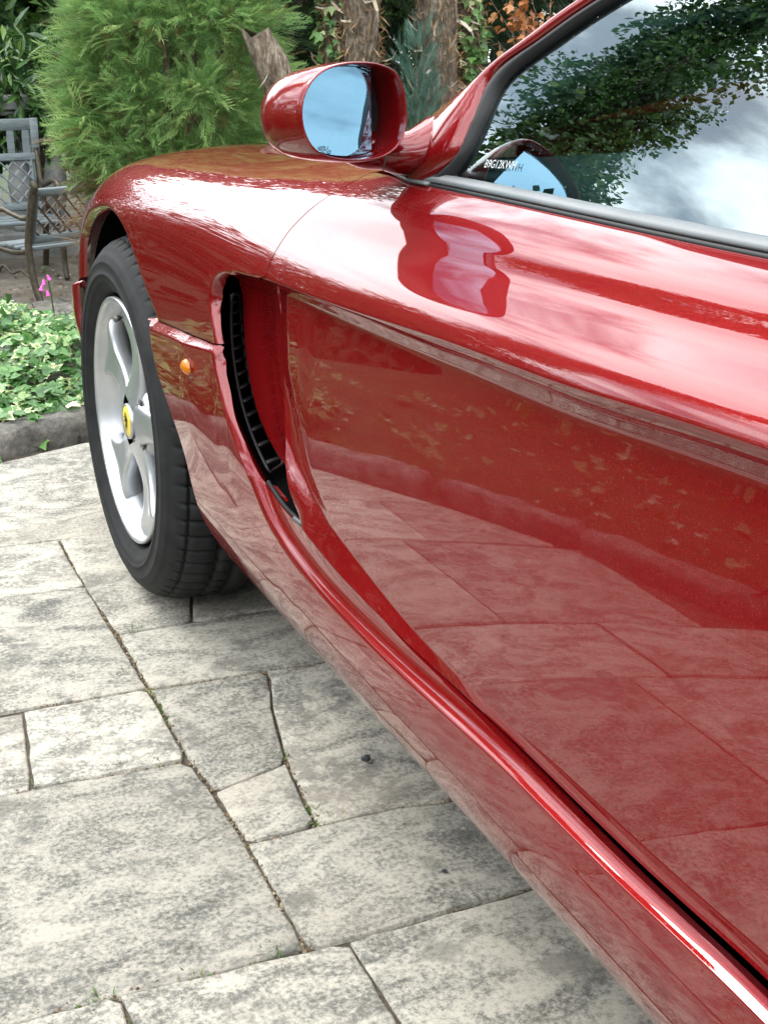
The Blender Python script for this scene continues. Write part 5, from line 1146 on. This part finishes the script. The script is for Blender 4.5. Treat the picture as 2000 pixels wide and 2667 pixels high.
for x, y, h, r, lab in ((-1.3, 3.4, 1.3, .6, 'dark rounded shrub on the lower terrace left of the benches'), (-2.4, 3.6, 1.6, .7, 'large dark shrub on the lower terrace behind the kerb bend'), (-1.0, 5.2, 1.5, .7, 'dark rounded shrub left of the grey bench'), (-2.3, 5.4, 1.8, .8, 'large dark shrub at the foot of the tall slender tree'), (-3.9, 4.6, 1.9, .8, 'large dark shrub at the left edge of the lower terrace')):
    broad_tree('terrace_shrub', lab, 'shrub', (x, y, TZ), h, lumps((x, y, TZ+h*.52), (r, r, h*.46), 30, r*.38), 2600, .075, M['beltleaf'], .03, 'shrubs on the lower terrace', T=DIA_T, F=DIA_F, shell=.3)
big(-10.5, 2.0, 6.0, 1.6, 6000, 'tall leafy tree rising behind the belt left of the bed', .13, 'beltleaf')
gH = 'shrubs in the bed along the kerb'
for k, (x, y, h, r, lab) in enumerate(((-2.15, 1.5, .75, .42, 'rounded shrub in the bed near the bend of the kerb'), (-2.35, .45, .95, .5, 'bushy shrub in the bed opposite the front wheel'), (-2.6, -.6, 1.0, .55, 'bushy shrub in the bed opposite the car door'), (-2.6, -1.8, 1.1, .55, 'tall shrub in the bed opposite the rear of the door'), (-2.65, -3.1, 1.0, .6, 'spreading shrub in the bed opposite the rear wheel'), (-3.4, 2.6, 1.3, .6, 'large shrub in the bed ahead of the kerb bend'), (-3.9, -.1, 1.4, .7, 'large shrub at the back of the bed'), (-4.0, -2.2, 1.4, .7, 'dark large shrub at the back of the bed'))):
    broad_tree('bed_shrub', lab, 'shrub', (x, y, .04), h, lumps((x, y, h*.55), (r, r, h*.42), 22, r*.36), 1500, .10, M['leaf' if k % 2 else 'beltleaf'], .02, gH, T=DIA_T, F=DIA_F, shell=.3)
# overhanging branch high over the bonnet, seen in the side window
# ------------------------------------------------------------------ ivy bed, litter, joint weeds
def bed_ivy():
    n = 7200; P = np.stack([nrng.uniform(-3.2, 1.6, n), nrng.uniform(-4.5, 2.3, n)], -1)
    # dense where the camera looks
    m = 9500; P = np.vstack([P, np.stack([nrng.uniform(-.75, .75, m), nrng.uniform(.85, 2.15, m)], -1)]); k = kside(P); keep = (k > -.055) & (k < .95) & ((P[:, 0] < .9) | (nrng.random(len(P)) < .4)) & ~((k < .06) & (nrng.random(len(P)) < .62)); P = P[keep]; k = k[keep]; n = len(P)
    mound = .07*sstep(k, .05, .35)*(1+.5*np.sin(P[:, 0]*6+P[:, 1]*4)+.3*np.sin(P[:, 0]*13-P[:, 1]*9))
    z = terrain_z(P); z = np.maximum(z, -.10)+mound*nrng.uniform(.45, 1.25, n)+np.where(k < .09, .10-np.clip(-k, 0, 1)*1.5, .0)+.01
    D = np.c_[nrng.normal(0, 1, (n, 2)), nrng.normal(.05, .3, n)]; nrm = np.c_[nrng.normal(0, .5, (n, 2)), np.ones(n)]; nrm[:, 1] -= .35
    s = nrng.uniform(.018, .050, n); V, F = stamp(IVY_T, IVY_F, np.c_[P, z], frames_up(D, nrm), s); tn = np.repeat(np.clip(nrng.beta(1.6, 1.9, n), 0, 1)*np.where(P[:, 0] < -.55, .55, 1), 9)
    # cream margins on some leaves
    tn = tn.reshape(n, 9); var = (nrng.random(n) < .35) & (P[:, 0] > -.55); tn[var, 1:8] = np.clip(tn[var, 1:8]+.35, 0, 1); tn[var, 8] *= .7
    tag(fast('ivy_ground_cover', V, F, M['ivy'], None, tn.ravel()), 'variegated ivy carpeting the bed and creeping over the kerb', 'ivy', kind='stuff')
bed_ivy()
def litter():
    n = 2600; P = np.stack([nrng.uniform(-.8, 3.0, n), nrng.uniform(2.0, 6.5, n)], -1); z = terrain_z(P)+.012; D = np.c_[nrng.normal(0, 1, (n, 2)), nrng.normal(0, .15, n)]; nrm = np.c_[nrng.normal(0, .3, (n, 2)), np.ones(n)]
    V, F = stamp(DIA_T, DIA_F, np.c_[P, z], frames_up(D, nrm), nrng.uniform(.015, .05, n)); tag(fast('leaf_litter', V, F, M['litter'], None, np.repeat(nrng.random(n), 4)), 'dry leaves and petals scattered on the earth under the benches', 'leaf litter', kind='stuff')
    n = 260; c = nrng.uniform(0, 1, (26, 2))*np.array([1.3, 1.6])+np.array([-.15, 2.5]); P = c[nrng.integers(0, 26, n)]+nrng.normal(0, .05, (n, 2)); D = np.c_[nrng.normal(0, 1, (n, 2)), nrng.uniform(.2, .9, n)]
    V, F = stamp(LEAF_T, LEAF_F, np.c_[P, terrain_z(P)+.005], frames_up(D, np.c_[nrng.normal(0, .4, (n, 2)), np.ones(n)]), nrng.uniform(.03, .09, n)); tag(fast('weeds', V, F, M['grass'], None, np.repeat(nrng.random(n), 8)), 'low green weeds on the bare earth near the benches', 'weeds', kind='stuff')
litter()
def joint_weeds():
    tuft = [(304, 1720), (318, 1745), (395, 1815), (412, 1835), (420, 1850), (100, 2035), (118, 2035), (180, 2034), (405, 1985), (325, 1990), (810, 2100), (815, 2112), (885, 2137), (740, 1968), (740, 2478), (250, 2608), (270, 2604), (345, 2655), (365, 1637), (350, 1640), (430, 1860), (445, 1880), (700, 2485), (500, 2545), (820, 2140)]
    P = []; D = []; s = []
    for u, v in tuft:
        p = at(u, v, Z=0)
        for _ in range(rnd.randint(24, 40)): P.append(p+np.array([nrng.normal(0, .008), nrng.normal(0, .010), -.010])); D.append([nrng.normal(0, .9), nrng.normal(0, .9), 1]); s.append(nrng.uniform(.007, .021))
    P = np.array(P); D = np.array(D); T = DIA_T*np.array([1, .22, 1]); V, F = stamp(T, DIA_F, P, frames(D), np.array(s)); tag(fast('joint_grass', V, F, M['grass'], None, np.repeat(nrng.random(len(P)), 4)), 'tiny tufts of grass growing in the paving joints', 'grass', kind='stuff')
    # crumbs of moss and grit along the joints
    L = [((-.084, .33), (-.072, -1.107)), ((-.34, -.632), (-.085, -.644)), ((-.40, -1.092), (.25, -1.107)), ((-.07, -.876), (.22, -.884)), ((-.076, -.404), (.2, -.417)), ((-.25, -.39), (-.086, -.40)), ((.05, -.68), (.026, -.878))]
    P = []
    for a, b in L:
        a, b = np.array(a), np.array(b); n = int(np.linalg.norm(b-a)*420); t = nrng.random(n)[:, None]; P.append(a*(1-t)+b*t+nrng.normal(0, .0034, (n, 2)))
    P = np.vstack(P); n = len(P); V, F = stamp(np.array([(-.5, -.5, 0), (.5, -.4, 0), (.4, .5, 0), (-.5, .4, 0), (0, 0, .6)], float), np.array([(0, 1, 4), (1, 2, 4), (2, 3, 4), (3, 0, 4)]), np.c_[P, np.full(n, -.0045)+nrng.normal(0, .0015, n)], frames_up(np.c_[nrng.normal(0, 1, (n, 2)), np.zeros(n)], np.tile([0., 0, 1], (n, 1))), nrng.uniform(.002, .0055, n))
    tag(fast('joint_grit', V, F, M['litter'], None, np.repeat(nrng.random(n)*.7, 5)), 'brown grit and dead moss packed in the paving joints', 'grit', kind='stuff')
joint_weeds()
def pebble(u, v, r, lab):
    bm = bmesh.new(); bmesh.ops.create_icosphere(bm, subdivisions=2, radius=r)
    for q in bm.verts: q.co = Vector((q.co.x*1.2, q.co.y, q.co.z*.62))+Vector(nrng.normal(0, r*.10, 3))
    p = at(u, v, Z=.004); tag(from_bm('pebble', bm, mat('dark_pebble', (.03, .035, .04), .6), None, False, loc=(p[0], p[1], .004+r*.4)), lab, 'pebble')
pebble(953, 1979, .0065, 'small dark pebble on the paving below the door sill'); pebble(1157, 2270, .0032, 'tiny black pebble on the paving slab nearer the sill')

# ------------------------------------------------------------------ benches and balustrade
M['wood'] = noise_col(mat('grey_green_painted_wood', (.2, .25, .26), .7), [(.3, (.11, .14, .15)), (.7, (.20, .235, .245))], scale=12, mapping=(1, 8, 8), bump=.2, bscale=60, bdist=.003)
M['iron'] = noise_col(mat('bronze_painted_iron', (.10, .085, .06), .5, .3), [(.3, (.03, .027, .02)), (.6, (.085, .07, .045)), (.8, (.17, .145, .095))], scale=40, bump=.5, bscale=120, bdist=.004)
M['lattice'] = noise_col(mat('old_brown_lattice', (.12, .09, .07), .8), [(.3, (.07, .055, .045)), (.7, (.19, .15, .12))], scale=30)
M['bstone'] = noise_col(mat('lichened_balustrade_stone', (.3, .3, .28), .9), [(.3, (.16, .17, .16)), (.55, (.30, .31, .30)), (.8, (.46, .46, .43))], scale=7, detail=9, bump=.4, bscale=50, bdist=.006)
def bench(label, loc, rz, Lb, sc_=1.0, crest=False, lat=None):
    """local x along the bench, y to its front"""
    t = thing('garden_bench', label, 'bench', loc, 'garden benches'); t.rotation_euler = (0, 0, rz); t.scale = (sc_,)*3
    lat = lat or M['lattice']
    for x in (0, Lb):
        bm = bmesh.new()
        tube(bm, smooth_pts([(x, -.10, 0), (x, -.03, .16), (x, .0, .34), (x, -.01, .45), (x, -.055, .60), (x, -.10, .74), (x, -.125, .775), (x, -.11, .80)], 5), .027, 8, flat=(.8, 1.15))
        tube(bm, smooth_pts([(x, .0, .36), (x, .14, .335), (x, .30, .34), (x, .41, .355), (x, .45, .33), (x, .44, .22), (x, .43, .10), (x, .47, 0)], 5), .019, 8)
        tube(bm, smooth_pts([(x, -.06, .60), (x, .02, .565), (x, .14, .58), (x, .28, .61), (x, .39, .605), (x, .43, .575), (x, .40, .545), (x, .375, .565)], 5), .017, 8)
        tube(bm, smooth_pts([(x, .37, .60), (x, .345, .50), (x, .37, .42), (x, .41, .355)], 5), .014, 8)
        tube(bm, smooth_pts([(x, -.03, .16), (x, .10, .22), (x, .22, .19), (x, .33, .23), (x, .43, .12)], 5), .010, 6)
        from_bm('end_frame', bm, M['iron'], t)
    for k in range(5):
        bm = bmesh.new(); bx(bm, (Lb/2, .05+.085*k, .375-.006*abs(k-2)), (Lb+.02, .062, .022)); bevel(bm, .004, 1); from_bm('seat_slat', bm, M['wood'], t)
    def back_y(z): return np.interp(z, [.36, .45, .60, .76], [.012, .0, -.043, -.10])
    for z, hh in ((.425, .055), (.735, .05)):
        bm = bmesh.new(); bx(bm, (Lb/2, back_y(z)+.01, z), (Lb-.03, .028, hh), Matrix.Rotation(radians(18), 3, 'X')); bevel(bm, .004, 1); from_bm('back_rail', bm, M['wood'] , t)
    for x in (.045, Lb-.045):
        bm = bmesh.new(); tube(bm, [(x, back_y(.40)+.01, .40), (x, back_y(.75)+.01, .75)], .018, 4); from_bm('back_stile', bm, M['wood'], t, False)
    z0, z1 = .45, .71; hz = z1-z0; st = .085
    for sg in (1, -1):
        x = -hz
        while x < Lb:
            xa, xb = max(x, .05), min(x+hz, Lb-.05)
            if xb-xa > .03:
                za, zb = (z0+(xa-x), z0+(xb-x)) if sg > 0 else (z1-(xa-x), z1-(xb-x))
                bm = bmesh.new(); tube(bm, [(xa, back_y(za)+.012+.006*sg, za), (xb, back_y(zb)+.012+.006*sg, zb)], .0115, 4, flat=(1, .45)); from_bm('lattice_strip', bm, lat, t, False)
            x += st
    if crest:
        for k in range(int(Lb/.10)):
            bm = bmesh.new(); bx(bm, (.06+.10*k, -.115, .835), (.045, .016, .17)); from_bm('crest_slat', bm, M['wood'], t, False)
        bm = bmesh.new(); bx(bm, (Lb/2, -.12, .94), (Lb, .03, .075)); bevel(bm, .005, 1); from_bm('crest_rail', bm, M['wood'], t)
        for x in (0.0, Lb):
            bm = bmesh.new(); bx(bm, (x, -.118, .86), (.055, .035, .24)); bevel(bm, .005, 1); from_bm('crest_post', bm, M['wood'], t)
    return t
p = at(88, 800, Z=TZ); bench('iron-framed bench with brown lattice back, half hidden by the conifer bush', (p[0]+.01, p[1]+.05, TZ), radians(24), 1.15, .82)
p = at(88, 300, Y=6.35); bench('pale grey bench with slatted crest, in front of the stone balustrade', (p[0]+.02, 6.35, TZ), pi+radians(4), 1.5, .93, True, M['wood'])
def balustrade():
    p0 = at(-300, 250, Y=7.0); p1 = at(520, 250, Y=7.0); zt = at(40, 246, Y=7.0)[2]; t = thing('stone_balustrade', 'weathered stone balustrade with turned balusters behind the grey bench', 'balustrade', (0, 7.0, TZ)); H = zt-TZ
    def box(nm, x0, x1, z0, z1, d): bm = bmesh.new(); bx(bm, ((x0+x1)/2, 0, (z0+z1)/2), (x1-x0, d, z1-z0)); bevel(bm, .012, 2); from_bm(nm, bm, M['bstone'], t)
    x = p0[0]
    for k in range(2):
        xa, xb = p0[0]+(p1[0]-p0[0])*k/2, p0[0]+(p1[0]-p0[0])*(k+1)/2; box('coping', xa+.003, xb-.003, H-.09, H, .30); box('plinth', xa+.003, xb-.003, -.05, .16, .28); box('under_coping', xa+.004, xb-.004, H-.125, H-.092, .22)
    n = 9; pr = [(.065, 0), (.065, .04), (.045, .06), (.04, .09), (.07, .2), (.082, .30), (.06, .44), (.038, .56), (.034, .62), (.052, .64), (.052, .67), (.062, .69), (.062, .74)]; hh = H-.125-.16
    for k in range(n):
        bm = bmesh.new(); xx = p0[0]+.1+(p1[0]-p0[0]-.2)*k/(n-1); tube(bm, [(xx, 0, .16+hh*z/.74) for r_, z in pr], [r_ for r_, z in pr], 16); from_bm('baluster', bm, M['bstone'], t)
balustrade()
# flat stones at the edge of the bed and the foxglove by the bench
for u, v, sx, sy, lab in ((165, 805, .16, .10, 'flat pale stepping stone beyond the ivy, right of the bench foot'), (118, 822, .14, .08, 'flat pale stepping stone at the ivy edge below the bench')):
    p = at(u, v, Z=TZ+.02); bm = bmesh.new(); bx(bm, (0, 0, 0), (sx*1.7, sy*3.2, .05)); bmesh.ops.subdivide_edges(bm, edges=bm.edges, cuts=3, use_grid_fill=True)
    for q in bm.verts: q.co += Vector(nrng.normal(0, .007, 3))
    tag(from_bm('stepping_stone', bm, M['kerb'], None, True, loc=(p[0], p[1], TZ+.012)), lab, 'stone')
def foxglove():
    p = at(118, 745, Y=3.6); base = np.array([p[0]+.02, 3.6, TZ]); t = thing('foxglove', 'small pink foxglove flower in front of the iron bench legs', 'flower', tuple(base)); top = p-base
    bm = bmesh.new(); tube(bm, smooth_pts([(0, 0, -.02), (.01, 0, top[2]*.6), (top[0]+.01, 0, top[2]+.06), (top[0]-.01, 0, top[2]+.075)], 5), .0035, 6); from_bm('stem', bm, M['grass'], t)
    for k in range(4):
        bm = bmesh.new(); a = k*1.7; o = np.array([top[0]+.012*cos(a), .012*sin(a), top[2]+.05-.022*k]); d = np.array([.35*cos(a), -.3, -.9]); tube(bm, [o, o+d*.008, o+d*.02, o+d*.027], [.002, .006, .008, .011], 10, cap=False); from_bm('bell', bm, mat('pink_petal', (.65, .08, .38), .5), t)
foxglove()
